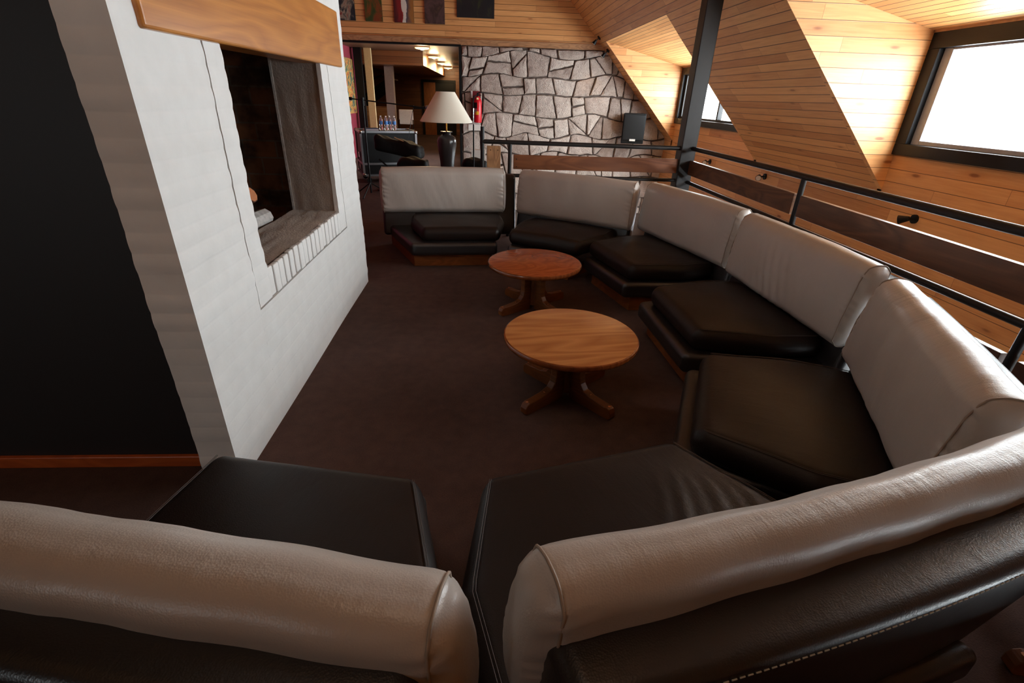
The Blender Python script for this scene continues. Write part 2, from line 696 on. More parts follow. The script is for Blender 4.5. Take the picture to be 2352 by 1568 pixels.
for i, (a, b_) in enumerate(DORMERS):
    d = MB()
    d.add([(XK + 0.1, a, WZ1 - 0.02), (XK + 0.1, b_, WZ1 - 0.02), (XT, b_, ZT), (XT, a, ZT)], [(0, 3, 2, 1)])
    dc = d.build('ceiling_dormer', PINE_C, uv=(UY, UX))
    solid(dc, 0.08, -1)
    struct(dc, ['board ceiling of the far dormer', 'board ceiling of the near dormer', 'board ceiling of the dormer behind'][i], 'ceiling')
    for (y, sgn) in ((a, -1), (b_, 1)):
        d = MB()
        poly = [(XK + 0.1, 0.7), (XK + 0.1, WZ1 + 0.02), (XT - 0.002, ZT + 0.003), (XK, ZK - 0.003), (XK, 0.7)]
        ya_, yb_ = y - sgn * 0.003, y + sgn * 0.06
        d.prism(poly, max(ya_, yb_), 'y', min(ya_, yb_))
        dw = d.build('wall_dormer', PINE_W, uv=(UX, UZ))
        struct(dw, 'triangular pine cheek wall of a dormer', 'wall')

k = MB()
k.box(XK, XK + 0.12, -4.05, 12.8, -0.6, WZ0)
k.box(XK, XK + 0.12, -4.05, 12.8, -2.6, -1.1)
LOWW = [(-3.2, 3.6), (4.4, 11.8)]  # unseen windows added below to fill the slope and knee wall with daylight
for (ya, yb) in ((-4.05, -3.2), (3.6, 4.4), (11.8, 12.8)):
    k.box(XK, XK + 0.12, ya, yb, -1.1, -0.6)
struct(k.build('wall_right', PINE_W, uv=(UY, UZ)), 'low pine board knee wall below the dormer windows', 'wall')

# windows
WL = ['far dormer window partly hidden by the steel column', 'large bright dormer window at the right', 'dormer window behind the camera']
for i, (a, b_) in enumerate(DORMERS):
    w = bpy.data.objects.new('window_%d' % (i + 1), None)
    w.location = (XK, (a + b_) / 2, WZ0)
    COL.objects.link(w)
    struct(w, WL[i], 'window')
    hw = (b_ - a) / 2
    H = WZ1 - WZ0
    fr = MB()
    x0, x1 = -0.035, 0.12
    fr.box(x0, x1, -hw, hw, 0, 0.11)
    fr.box(x0, x1, -hw, hw, H - 0.14, H)
    fr.box(x0, x1, -hw, -hw + 0.14, 0.11, H - 0.14)
    fr.box(x0, x1, hw - 0.14, hw, 0.11, H - 0.14)
    fr.build('window_frame', FRAMEM, w, bevel=0.006)
    sh = MB()
    sh.box(0.02, 0.11, -hw + 0.14, -hw + 0.24, 0.11, H - 0.14)
    sh.box(0.02, 0.11, hw - 0.24, hw - 0.14, 0.11, H - 0.14)
    sh.box(0.02, 0.11, -hw + 0.24, hw - 0.24, 0.11, 0.15)
    sh.box(0.02, 0.11, -hw + 0.24, hw - 0.24, H - 0.16, H - 0.14)
    if i == 0:
        sh.box(0.02, 0.11, -0.19, -0.13, 0.15, H - 0.16)
    sh.build('window_sash', SASH if i == 1 else FRAMEM, w, bevel=0.004)
    pn = MB()
    pn.box(0.055, 0.061, -hw + 0.24, hw - 0.24, 0.15, H - 0.16)
    pn.build('window_pane', GLASS, w)
    tr = MB()
    tr.box(-0.045, -0.005, -hw, hw, H - 0.005, H + 0.025)
    tr.build('window_head_trim', TRIMW, w, uv=(UY, UX))

for i, (a, b_) in enumerate(LOWW):
    w = bpy.data.objects.new('window_%d' % (i + 5), None)
    w.location = (XK + 0.03, (a + b_) / 2, -1.1)
    COL.objects.link(w)
    struct(w, ['added fill light window of the level below, near side', 'added fill light window of the level below, far side'][i], 'window')
    hw = (b_ - a) / 2
    fr = MB()
    fr.box(0, 0.08, -hw, hw, 0, 0.07)
    fr.box(0, 0.08, -hw, hw, 0.44, 0.5)
    for q in range(5):
        yy = -hw + (2 * hw - 0.07) * q / 4
        fr.box(0, 0.08, yy, yy + 0.07, 0.07, 0.44)
    fr.build('window_frame', FRAMEM, w)
    boxobj('window_pane', GLASS, 0.03, 0.036, -hw + 0.07, hw - 0.07, 0.07, 0.44, w)
    portal('window_portal', (XK + 0.14, (a + b_) / 2, -0.85), (0, PI / 2, 0), 0.5, b_ - a)

# back wall : pine gable above, random stone below, doorway to the left
DX0, DX1, DZ = -3.7, -0.535, 2.585
g = MB()
g.prism([(-6.1, DZ), (XK - (DZ - ZK) / SS + 0.25, DZ), (XC, ZC + 0.2), (-6.1, ZC + 0.2)], YB + 0.1, 'y', YB)
struct(g.build('wall_back_gable', PINE, uv=(UX, UZ)), 'pine board gable wall above the stone', 'wall')
struct(boxobj('trim_1', TRIMW, DX0, 2.68, YB - 0.03, YB, DZ + 0.005, DZ + 0.11, uv=(UX, UZ)), 'grey brown board along the foot of the gable', 'trim')
tr = MB()
tr.box(DX0, DX1 + 0.02, YB - 0.04, YB + 0.10, DZ - 0.035, DZ + 0.004)
tr.box(DX1 - 0.03, DX1 + 0.02, YB - 0.05, YB + 0.12, 0, DZ - 0.035)
struct(tr.build('trim_2', BLACKM, bevel=0.004), 'black sliding door track and jamb', 'trim')
struct(boxobj('wall_back', MORTAR, DX1 + 0.02, XK + 0.2, YB, YB + 0.2, -2.6, DZ), 'mortar bed of the random stone wall', 'wall')
struct(boxobj('wall_back_lower', MORTAR, -6.1, DX1 + 0.02, YB, YB + 0.2, -2.6, -0.3), 'wall under the doorway', 'wall')
struct(boxobj('wall_back_left', REDWALL, -6.1, DX0, YB, YB + 0.1, -0.3, DZ), 'wall left of the doorway', 'wall')

# stones, cut from a jittered pattern
st = MB()
rs = random.Random(11)
rows = [-0.95]
while rows[-1] < DZ + 0.3:
    rows.append(rows[-1] + rs.uniform(0.34, 0.50))
rowp = [[(rs.uniform(0.7, 2.2), rs.uniform(0, 6), rs.uniform(0.02, 0.05)) for _ in range(3)] for _ in rows]


def rowz(j, x):
    return rows[j] + sum(am * math.sin(f_ * x * 2.6 + ph) for f_, ph, am in rowp[j])


def halve(poly, p, nx, nz):
    out = ([], [])
    for a in range(len(poly)):
        p0, p1 = poly[a], poly[(a + 1) % len(poly)]
        d0 = (p0[0] - p[0]) * nx + (p0[1] - p[1]) * nz
        d1 = (p1[0] - p[0]) * nx + (p1[1] - p[1]) * nz
        out[0 if d0 <= 0 else 1].append(p0)
        if (d0 < 0) != (d1 < 0) and abs(d0 - d1) > 1e-9:
            t = d0 / (d0 - d1)
            q = (p0[0] + t * (p1[0] - p0[0]), p0[1] + t * (p1[1] - p0[1]))
            out[0].append(q)
            out[1].append(q)
    return [o_ for o_ in out if len(o_) > 2]


XL, XR = DX1 + 0.03, XK + 0.1
stones = []
for j in range(len(rows) - 1):
    x = XL - rs.uniform(0, 0.3)
    lt, lb = x, x
    while x < XR:
        x += rs.uniform(0.30, 0.58)
        rt, rb_ = x + rs.uniform(-.09, .09), x + rs.uniform(-.09, .09)
        poly = []
        for q in range(7):
            xx = lb + (rb_ - lb) * q / 6
            poly.append((xx, rowz(j, xx)))
        for q in range(7):
            xx = rt + (lt - rt) * q / 6
            poly.append((xx, rowz(j + 1, xx)))
        lt, lb = rt, rb_
        mx = sum(p[0] for p in poly) / 14
        mz = sum(p[1] for p in poly) / 14
        u_ = rs.random()
        if u_ < 0.12:
            an = rs.uniform(-.3, .3) + PI / 2
        elif u_ < 0.25:
            an = rs.choice((0.75, -0.75)) + rs.uniform(-.25, .25)
        elif u_ < 0.33:
            an = rs.uniform(-.25, .25)
        else:
            stones.append(poly)
            continue
        stones += halve(poly, (mx + rs.uniform(-.06, .06), mz + rs.uniform(-.06, .06)), math.cos(an), math.sin(an))
for poly in stones:
    for (p_, nx_, nz_) in (((XL, 0), -1, 0), ((XR, 0), 1, 0), ((0, DZ - 0.004), 0, 1)):
        out = []
        for a in range(len(poly)):
            p0, p1 = poly[a], poly[(a + 1) % len(poly)]
            d0 = (p0[0] - p_[0]) * nx_ + (p0[1] - p_[1]) * nz_
            d1 = (p1[0] - p_[0]) * nx_ + (p1[1] - p_[1]) * nz_
            if d0 <= 0:
                out.append(p0)
            if (d0 < 0) != (d1 < 0) and abs(d0 - d1) > 1e-9:
                t = d0 / (d0 - d1)
                out.append((p0[0] + t * (p1[0] - p0[0]), p0[1] + t * (p1[1] - p0[1])))
        poly = out
        if len(poly) < 3:
            break
    if len(poly) < 3:
        continue
    pw = max(p[0] for p in poly) - min(p[0] for p in poly)
    ph_ = max(p[1] for p in poly) - min(p[1] for p in poly)
    if pw < 0.06 or ph_ < 0.06:
        continue
    gx, gz = 1 - 0.028 / pw, 1 - 0.028 / ph_
    cx = sum(p[0] for p in poly) / len(poly)
    cz = sum(p[1] for p in poly) / len(poly)
    poly = [(cx + (p[0] - cx) * gx, cz + (p[1] - cz) * gz) for p in poly]
    cx = sum(p[0] for p in poly) / len(poly)
    cz = sum(p[1] for p in poly) / len(poly)
    # soften the outline
    pts = []
    for a in range(len(poly)):
        p0, p1 = poly[a], poly[(a + 1) % len(poly)]
        L = math.hypot(p1[0] - p0[0], p1[1] - p0[1])
        if L < 0.10:
            pts.append((p0[0] + rs.uniform(-.006, .006), p0[1] + rs.uniform(-.006, .006)))
            continue
        e = min(0.010, L * 0.2)
        m = max(1, int(L / 0.06))
        for q in range(m + 1):
            t = e / L + (1 - 2 * e / L) * q / m
            jx, jz = rs.uniform(-.007, .007), rs.uniform(-.007, .007)
            pts.append((p0[0] + t * (p1[0] - p0[0]) + jx, p0[1] + t * (p1[1] - p0[1]) + jz))
    n = len(pts)
    dep = rs.uniform(0.05, 0.085)
    tx, tz = rs.uniform(-.12, .12), rs.uniform(-.12, .12)
    vs = []
    for (s_, dd) in ((1.0, 0.0), (0.985, 0.022), (0.93, 0.8), (0.55, 1.0)):
        for (px, pz) in pts:
            X = cx + (px - cx) * s_
            Z = cz + (pz - cz) * s_
            dy = dd if s_ > .98 else dep * dd + (tx * (X - cx) + tz * (Z - cz)) * 0.7 + rs.uniform(-.007, .007)
            if dd == 0.022:
                dy = 0.03
            vs.append((X, YB - dy, Z))
    vs.append((cx, YB - dep - rs.uniform(-.01, .012), cz))
    fs = []
    for l in range(3):
        for a in range(n):
            b_ = (a + 1) % n
            fs.append((l * n + a, l * n + b_, (l + 1) * n + b_, (l + 1) * n + a))
    for a in range(n):
        fs.append((3 * n + a, 3 * n + (a + 1) % n, 4 * n))
    st.add(vs, fs, 0, tag=(rs.uniform(0, 50), rs.uniform(0, 50)))
struct(st.build('wall_back_stone', STONE, smooth=38), 'random rough cut pale stone facing behind the railing', 'wall')

# other walls of the shell
struct(boxobj('wall_left', DARKWALL, -6.1, -1.26, 1.88, 1.96, 0.0, ZC), 'dark brown painted wall left of the white chimney', 'wall')
b = MB()
b.box(-6.1, -1.27, 1.858, 1.88, 0.0, 0.06)
struct(b.build('baseboard_left', BASEW, uv=(UX, UZ), bevel=0.004), 'orange wood skirting at the foot of the dark wall', 'baseboard')
struct(boxobj('wall_left_far', REDWALL, -3.8, -3.7, 1.96, YB, 0.0, ZC), 'wall behind the chimney', 'wall')
struct(boxobj('wall_left_near', DARKWALL, -6.2, -6.1, -4.05, 12.8, -2.6, ZC), 'left wall of the lounge', 'wall')
wf = MB()
wf.box(-6.1, -5.2, -4.15, -4.05, -2.6, ZC)
wf.box(-4.6, XK + 0.2, -4.15, -4.05, -2.6, ZC)
wf.box(-5.2, -4.6, -4.15, -4.05, -2.6, 1.1)
wf.box(-5.2, -4.6, -4.15, -4.05, 2.1, ZC)
struct(wf.build('wall_front', PINE, uv=(UX, UZ)), 'pine wall behind the camera', 'wall')
w = bpy.data.objects.new('window_3', None)  # added unseen window, cool light on the backs of the near sofas
w.location = (-4.9, -4.1, 1.1)
COL.objects.link(w)
struct(w, 'unseen window added in the wall behind the camera', 'window')
fr = MB()
fr.box(-0.3, 0.3, -0.05, 0.08, 0, 0.06)
fr.box(-0.3, 0.3, -0.05, 0.08, 0.94, 1.0)
fr.box(-0.3, -0.25, -0.05, 0.08, 0.06, 0.94)
fr.box(0.25, 0.3, -0.05, 0.08, 0.06, 0.94)
fr.build('window_frame', FRAMEM, w)
boxobj('window_pane', GLASS, -0.25, 0.25, 0.0, 0.006, 0.06, 0.94, w)

# room beyond the doorway
HZ = 2.61
struct(boxobj('wall_hall_left', REDWALL, -3.60, -3.44, YB + 0.1, 15.6, 0, HZ), 'crimson wall of the hall beyond the doorway', 'wall')
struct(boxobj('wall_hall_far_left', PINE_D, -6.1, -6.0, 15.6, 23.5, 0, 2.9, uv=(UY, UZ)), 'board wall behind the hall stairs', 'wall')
hl = MB()
hl.box(-0.4, -0.3, YB + 0.2, 13.1, 0, HZ)
hl.box(-0.4, -0.3, 15.1, 23.5, 0, HZ)
hl.box(-0.4, -0.3, 13.1, 15.1, 0, 1.0)
hl.box(-0.4, -0.3, 13.1, 15.1, 2.0, HZ)
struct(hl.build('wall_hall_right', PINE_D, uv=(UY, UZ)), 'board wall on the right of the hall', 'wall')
w = bpy.data.objects.new('window_4', None)  # added unseen window, daylight for the hall chair, column and red wall
w.location = (-0.35, 14.1, 1.0)
COL.objects.link(w)
struct(w, 'unseen window added at the right of the hall', 'window')
fr = MB()
fr.box(-0.05, 0.06, -1.0, 1.0, 0, 0.06)
fr.box(-0.05, 0.06, -1.0, 1.0, 0.94, 1.0)
for yy in (-1.0, -0.03, 0.94):
    fr.box(-0.05, 0.06, yy, yy + 0.06, 0.06, 0.94)
fr.build('window_frame', FRAMEM, w)
boxobj('window_pane', GLASS, 0, 0.006, -0.94, 0.94, 0.06, 0.94, w)
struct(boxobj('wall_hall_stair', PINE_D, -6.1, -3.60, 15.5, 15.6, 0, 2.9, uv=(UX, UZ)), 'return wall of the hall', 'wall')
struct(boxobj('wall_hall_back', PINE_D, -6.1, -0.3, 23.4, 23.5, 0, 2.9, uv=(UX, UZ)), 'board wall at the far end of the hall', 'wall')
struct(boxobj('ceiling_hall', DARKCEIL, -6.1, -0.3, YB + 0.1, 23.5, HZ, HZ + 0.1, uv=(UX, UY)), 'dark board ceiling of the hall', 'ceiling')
bh = MB()
bh.box(-3.44, -1.64, 15.2, 23.4, 2.28, HZ)
struct(bh.build('trim_3', PINE_D, uv=(UY, UZ)), 'boxed beam under the hall ceiling', 'trim')
dr = bpy.data.objects.new('door_1', None)
dr.location = (-1.93, 23.4, 0)
COL.objects.link(dr)
struct(dr, 'dark framed doorway at the far end of the hall', 'door')
q = MB()
q.box(-0.72, -0.62, -0.06, 0, 0, 2.14)
q.box(0.62, 0.72, -0.06, 0, 0, 2.14)
q.box(-0.62, 0.62, -0.06, 0, 2.04, 2.14)
q.build('door_frame', BLACKM, dr)
boxobj('door_leaf', wood('hall_door_wood', srgb(120, 66, 30), srgb(160, 96, 48), 1.2, 18), -0.62, -0.13, -0.03, 0, 0, 2.04, dr, uv=(UZ, UX))
boxobj('door_glass', BLACKP, -0.13, 0.62, -0.03, 0, 0, 2.04, dr)

# ------------------------------------------------------------------ fireplace
FP = thing('fireplace', 'white painted brick fireplace with square hearth opening and wooden mantel', 'fireplace', (-1.085, 3.1, 0))
ox, oy = -1.085, 3.1
XF = -1.085
Y0, Y1 = 1.745, 4.44


def wob(y, z, s=1.0):
    c = math.floor(z / 0.076)
    t = z / 0.076 - c
    rr = math.sin(c * 12.9898) * 43758.5453
    rr -= math.floor(rr)
    return s * (0.007 * (rr - 0.5) * math.sin(PI * t) ** 0.7 + 0.003 * (math.sin(PI * t) ** 0.8 - 0.6) + 0.004 * math.sin(3.1 * y + 2 * z) + 0.003 * math.sin(7.3 * z + y))


def brick_block(mb, x0, x1, y0, y1, z0, z1, step=0.019, edges=(1, 1, 1, 1), mi=0):
    """front face grid facing +x with course wobble; sides extend back to x0."""
    ny_ = max(1, int(round((y1 - y0) / 0.05)))
    nz_ = max(1, int(round((z1 - z0) / step)))
    vs = []
    fs = []
    for i in range(ny_ + 1):
        for j in range(nz_ + 1):
            y = y0 + (y1 - y0) * i / ny_
            z = z0 + (z1 - z0) * j / nz_
            yy = y
            if i == 0 and edges[0]:
                yy -= wob(y, z, 0.9)
            if i == ny_ and edges[1]:
                yy += wob(y, z, 0.9)
            vs.append((x1 + wob(y, z, 0.55) - ox, yy - oy, z))
    N = nz_ + 1
    for i in range(ny_):
        for j in range(nz_):
            fs.append((i * N + j, (i + 1) * N + j, (i + 1) * N + j + 1, i * N + j + 1))
    # side skirts
    nx_ = 6
    for (i, sgn) in ((0, -1), (ny_, 1)):
        base = len(vs)
        for m in range(1, nx_ + 1):
            for j in range(nz_ + 1):
                p = vs[i * N + j]
                t = m / nx_
                vs.append((p[0] * (1 - t) + (x0 - ox) * t, p[1] , p[2]))
        for m in range(nx_):
            for j in range(nz_):
                a0 = (i * N + j) if m == 0 else base + (m - 1) * N + j
                b0 = base + m * N + j
                q = (a0, a0 + 1, b0 + 1, b0)
                fs.append(q if sgn > 0 else q[::-1])
    for (j, sgn) in ((0, -1), (nz_, 1)):
        base = len(vs)
        for i in range(ny_ + 1):
            p = vs[i * N + j]
            vs.append((x0 - ox, p[1], p[2]))
        for i in range(ny_):
            q = (i * N + j, (i + 1) * N + j, base + i + 1, base + i)
            fs.append(q if sgn < 0 else q[::-1])
    mb.add(vs, fs, mi)


OY0, OY1, OZ0, OZ1 = 2.40, 3.765, 0.79, 1.86
GY0, GY1, GZ0 = 2.25, 3.925, 0.637
cb = MB()
brick_block(cb, -1.24, XF, Y0, GY0 - 0.004, 0, ZC)
brick_block(cb, -1.41, XF, GY1 + 0.004, Y1, 0, ZC, edges=(0, 1, 1, 1))
brick_block(cb, -1.41, XF, GY0 - 0.004, GY1 + 0.004, 0, GZ0 - 0.004, edges=(0, 0, 1, 1))
brick_block(cb, -1.41, XF, GY0 - 0.004, GY1 + 0.004, OZ1, ZC, edges=(0, 0, 1, 1))
# bulk behind the face
cb.box(-1.24 - ox, -1.20 - ox, 1.85 - oy, 2.3 - oy, 0, ZC)
cb.box(-2.0 - ox, -1.24 - ox, 1.97 - oy, 2.2 - oy, 0, ZC)
cb.box(-2.0 - ox, -1.41 - ox, 4.0 - oy, Y1 - 0.01 - oy, 0, ZC)
cb.box(-2.0 - ox, -1.41 - ox, 2.2 - oy, 4.0 - oy, 0, 0.70)
cb.box(-2.0 - ox, -1.41 - ox, 2.2 - oy, 4.0 - oy, 2.05, ZC)
cb.box(-2.0 - ox, -1.9 - ox, 2.2 - oy, 4.0 - oy, 0.70, 2.05)
cb.build('chimney_breast', WBRICK, FP, smooth=50)
for (ya, yb, eg) in ((GY0 + 0.006, OY0, (0, 1, 1, 1)), (OY1, GY1 - 0.006, (1, 0, 1, 1))):
    fb = MB()
    brick_block(fb, -1.112, XF, ya, yb, GZ0 + 0.006, OZ1, edges=eg)
    fb.build('brick_surround', WBRICK, FP, smooth=50)
bk = MB()
bk.box(-1.3 - ox, XF - 0.014 - ox, GY0 - 0.01 - oy, OY0 - 0.02 - oy, GZ0 - 0.01, OZ1)
bk.box(-1.3 - ox, XF - 0.014 - ox, OY1 + 0.02 - oy, GY1 + 0.01 - oy, GZ0 - 0.01, OZ1)
bk.box(-1.3 - ox, XF - 0.027 - ox, OY0 - 0.02 - oy, OY1 + 0.02 - oy, GZ0 - 0.01, OZ0 - 0.012)
bk.build('mortar_joint', GROOVE, FP)
NB = 18
for i in range(NB):
    w_ = (OY1 - OY0) / NB
    ya = OY0 + i * w_ + random.uniform(0.002, 0.007)
    yb = OY0 + (i + 1) * w_ - random.uniform(0.004, 0.011)
    sb = MB()
    dz = random.uniform(-0.004, 0.004)
    jx = random.uniform(-0.003, 0.004)
    sb.rbox(0.016, (yb - ya) / 2, (OZ0 - GZ0 - 0.005) / 2, 0.007,
            lambda p, u: Vector((p.x + XF - 0.013 + jx - ox, p.y + (ya + yb) / 2 - oy + 0.002 * math.sin(40 * p.z), p.z + (OZ0 + GZ0 + 0.005) / 2 + dz)), (1, 1, 3), 3)
    sb.build('sill_brick', WBRICK, FP, smooth=50)
# jambs and hearth in rough render
jm = MB()


def rough_quad(mb, A, B, C, D, n=14, amp=0.004):
    A, B, C, D = map(Vector, (A, B, C, D))
    nn = (B - A).cross(D - A).normalized()
    vs = []
    for i in range(n + 1):
        for j in range(n + 1):
            s, t = i / n, j / n
            p = A * (1 - s) * (1 - t) + B * s * (1 - t) + C * s * t + D * (1 - s) * t
            vs.append(p + nn * random.uniform(-amp, amp))
    mb.add(vs, [(i * (n + 1) + j, (i + 1) * (n + 1) + j, (i + 1) * (n + 1) + j + 1, i * (n + 1) + j + 1) for i in range(n) for j in range(n)])


def L(x, y, z):
    return (x - ox, y - oy, z)


rough_quad(jm, L(XF - 0.022, OY1 + 0.003, OZ0 - 0.01), L(XF - 0.022, OY1 + 0.003, OZ1), L(-1.41, OY1 + 0.02, OZ1), L(-1.41, OY1 + 0.02, OZ0 - 0.01))
jm.build('jamb_render', PLASTER, FP, smooth=60)
jm = MB()
rough_quad(jm, L(XF - 0.022, OY0 - 0.003, OZ0 - 0.01), L(-1.41, OY0 - 0.003, OZ0 - 0.01), L(-1.41, OY0 - 0.003, OZ1), L(XF - 0.022, OY0 - 0.003, OZ1))
jo = jm.build('jamb_render', PLASTER, FP, smooth=60)
hm = MB()
rough_quad(hm, L(XF - 0.016, OY0 - 0.01, OZ0 + 0.004), L(XF - 0.016, OY1 + 0.02, OZ0 + 0.004), L(-1.42, OY1 + 0.03, OZ0 + 0.008), L(-1.42, OY0 - 0.01, OZ0 + 0.008))
hm.build('hearth_shelf', PLASTER, FP, smooth=60)
hb = MB()
hb.box(-1.425 - ox, -1.405 - ox, OY0 - oy, OY1 + 0.03 - oy, OZ0 - 0.03, OZ0 - 0.004)
hb.box(-1.425 - ox, -1.41 - ox, OY1 + 0.015 - oy, OY1 + 0.05 - oy, OZ0, OZ1)
hb.build('hearth_lip', ASH, FP)
fx = MB()
fx.box(-1.9 - ox, -1.41 - ox, 2.15 - oy, 3.95 - oy, OZ0 - 0.09, OZ0 - 0.035)
fx.box(-1.91 - ox, -1.86 - ox, 2.2 - oy, 4.0 - oy, OZ0 - 0.05, 2.05)
fx.box(-1.88 - ox, -1.415 - ox, 3.86 - oy, 3.99 - oy, OZ0 - 0.05, 2.05)
fx.box(-1.88 - ox, -1.415 - ox, 2.16 - oy, 2.22 - oy, OZ0 - 0.05, 2.05)
fx.box(-1.9 - ox, -1.415 - ox, 2.16 - oy, 3.99 - oy, 1.98, 2.06)
fx.build('firebox', SOOT, FP)
mt = MB()
mt.box(-0.15, 0.022, 1.868 - oy, 4.265 - oy, 1.757, 2.112)
mt.build('mantel_beam', MANTEL, FP, uv=(UY, UZ), bevel=0.012, seg=3)

lg = thing('firewood_log', 'brown split log standing in the hearth with pale cut end', 'log', (-1.53, 3.43, OZ0 - 0.035))
a_ = MB()
a_.tube([(-0.16, 0.02, 0.14), (-0.02, 0.0, 0.21)], [0.06, 0.055], 9)
a_.tube([(-0.14, 0.04, 0.0), (-0.14, 0.04, 0.12)], [0.05, 0.05], 7)
a_.build('bark', BARK, lg, smooth=40)
a_ = MB()
a_.tube([(-0.021, 0.0, 0.2095), (-0.016, -0.001, 0.212)], [0.05, 0.048], 9)
a_.build('cut_end', LOGEND, lg)
lg2 = MB()
lg2.tube([(-0.02, -0.35, 0.055), (0.0, -0.1, 0.06), (0.01, 0.03, 0.06), (0.012, 0.055, 0.06)], [0.058, 0.062, 0.058, 0.035], 9)
o = lg2.build('firewood_log', ASH, smooth=35)
o.location = (-1.505, 3.42, OZ0 - 0.037)
tag(o, 'grey white ash coated log lying at the front of the hearth', 'log')


# ------------------------------------------------------------------ sofa
def trap(y, fy, ry, fl, fr_, rl, rr_):
    t = (y - fy) / (ry - fy)
    return fl + (rl - fl) * t, fr_ + (rr_ - fr_) * t


def sofa(label, c, ang, cw_, off, seat_hw=0.39, sl=16, sr=16, bow=0.0, lift=0.0, crease=0.25, folds=(), bulge=0.010, shx=(0.0, 0.0), bx=(0.04, 0.04), bin_=(0.02, 0.02)):
    """c: middle of the seat front on the floor; ang: turn; off: back cushion shift along u."""
    t = thing('sofa_section', label, 'sofa', (c[0], c[1], 0), math.radians(ang), 'curved sofa sections')
    hw = cw_ / 2
    swid = hw + 0.02 + (shx[0] + shx[1]) / 2
    soff = off + (shx[1] - shx[0]) / 2
    tl, tr_ = math.tan(math.radians(sl)), math.tan(math.radians(sr))
    fl, fr_ = -seat_hw, seat_hw
    rl, rr_ = -seat_hw - 0.74 * tl, seat_hw + 0.74 * tr_

    # seat cushion, fronts at d = 0, z .25-.40
    def ws(p, u):
        y = p.y + 0.38
        a, b2 = trap(min(y, 0.44), 0, 0.76, fl, fr_, rl, rr_)
        s = p.x / 0.5
        x = (a + b2) / 2 + s * (b2 - a) / 2
        z = p.z
        if z > 0:
            z += 0.028 * max(0, 1 - u[0] ** 2) * max(0, 1 - (u[1]) ** 2)
            z += 0.0016 * math.sin(x * 13 + y * 5) * math.sin(y * 17 - x * 4)
            for (ax, ay, bx_, by_, wd, am) in folds:
                lx, ly = bx_ - ax, by_ - ay
                LL = lx * lx + ly * ly
                tt = ((x - ax) * lx + (y - ay) * ly) / LL
                if -0.1 < tt < 1.1:
                    dd = (x - ax - tt * lx) * ly - (y - ay - tt * ly) * lx
                    dd /= math.sqrt(LL)
                    z += am * math.exp(-((dd + 0.01 * math.sin(tt * 5)) / wd) ** 2) * max(0, math.sin(PI * (tt + .1) / 1.2))
        return Vector((x, y, z + 0.325))
    m = MB()
    m.rbox(0.5, 0.38, 0.072, 0.066, ws, (44, 40, 2), 6)
    sc_ = m.build('seat_cushion', DARKL, t, smooth=80)
    for sg in (-1, 1):
        for ofs in (0.915, 0.93):
            pts = [ws(Vector((sg * ofs * 0.5, yy, 0.0725)), (sg * ofs, yy / 0.38, 1.0)) for yy in [-0.34 + 0.68 * q / 20 for q in range(21)]]
            m = MB()
            m.tube(pts, 0.0013, 5, cap=False)
            m.build('seam', SEATSEAM, sc_, smooth=80)

    # padded base under the seat
    bl, br_ = off - hw, off + hw

    def wbse(p, u):
        y = p.y + 0.44
        a, b2 = trap(y, -0.06, 0.94, fl - bx[0], fr_ + bx[1], max(bl + bin_[0], rl - 0.22), min(br_ - bin_[1], rr_ + 0.22))
        s = p.x / 0.5
        return Vector(((a + b2) / 2 + s * (b2 - a) / 2, y, p.z + 0.195))
    m = MB()
    m.rbox(0.5, 0.50, 0.065, 0.04, wbse, (8, 8, 2), 4)
    m.build('base', DARKB, t, smooth=80)

    m = MB()
    a0, b0 = trap(0.03, -0.06, 0.94, fl - bx[0], fr_ + bx[1], max(bl + bin_[0], rl - 0.22), min(br_ - bin_[1], rr_ + 0.22))
    a1, b1 = trap(0.9, -0.06, 0.94, fl - bx[0], fr_ + bx[1], max(bl + bin_[0], rl - 0.22), min(br_ - bin_[1], rr_ + 0.22))
    m.prism([(a0 + .05, 0.03), (b0 - .05, 0.03), (b1 - .05, 0.9), (a1 + .05, 0.9)], 0.135, 'z', 0.0)
    m.build('plinth', PLINTH, t, uv=((1, 0.4, 0), UZ), bevel=0.004)

    # shell behind the cushion
    def wsh(p, u):
        y = p.y + 0.875
        x = p.x + soff
        lean = 0.06 * (p.z / 0.34)
        return Vector((x, y + lean - 0.035 + 0.5 * bow * (1 - u[0] ** 2), p.z + 0.476))
    m = MB()
    m.rbox(swid, 0.075, 0.33, 0.04, wsh, (16, 3, 8), 4)
    sh = m.build('back_shell', DARKB, t, smooth=80)
    m = MB()
    zt = 0.775
    nst = 84
    for i in range(nst):
        u0 = soff - swid + 0.06 + (2 * swid - 0.12) * i / nst
        u1 = u0 + (2 * swid - 0.12) / nst * 0.62
        yy = 0.875 + 0.075 + 0.06 * (0.30 / 0.34) - 0.035 - 0.0005
        b0_, b1_ = (0.5 * bow * (1 - ((q_ - soff) / swid) ** 2) for q_ in (u0, u1))
        m.tube([(u0, yy + b0_, zt), (u1, yy + b1_, zt)], 0.0016, 5)
    m.build('stitching', STITCH, sh)

    # back cushion
    th = 0.080
    hz = 0.235

    def wc(p, u):
        s, q, w2 = u
        rr = 0.070
        ax = abs(p.x)
        if ax <= hw - rr:
            x = p.x * (hw - 0.5 * rr) / (hw - rr)
        else:
            x = math.copysign(hw - 0.5 * rr + (ax - hw + rr) * 0.5, p.x)
        x += math.copysign(bulge * max(0, 1 - w2 * w2) * max(0, (abs(s) - 0.93) / 0.07), s)
        x += off
        puff = max(0, 1 - s * s) * max(0, 1 - w2 * w2)
        y = p.y + (0.008 * puff if p.y > 0 else -0.035 * puff)
        z = p.z
        z += 0.012 * (1 - s * s) * (1 if z > 0 else 0)
        # boxed ends pull in a little and ruffle
        e = max(0, abs(s) - 0.86) / 0.14
        y *= 1 - 0.10 * e
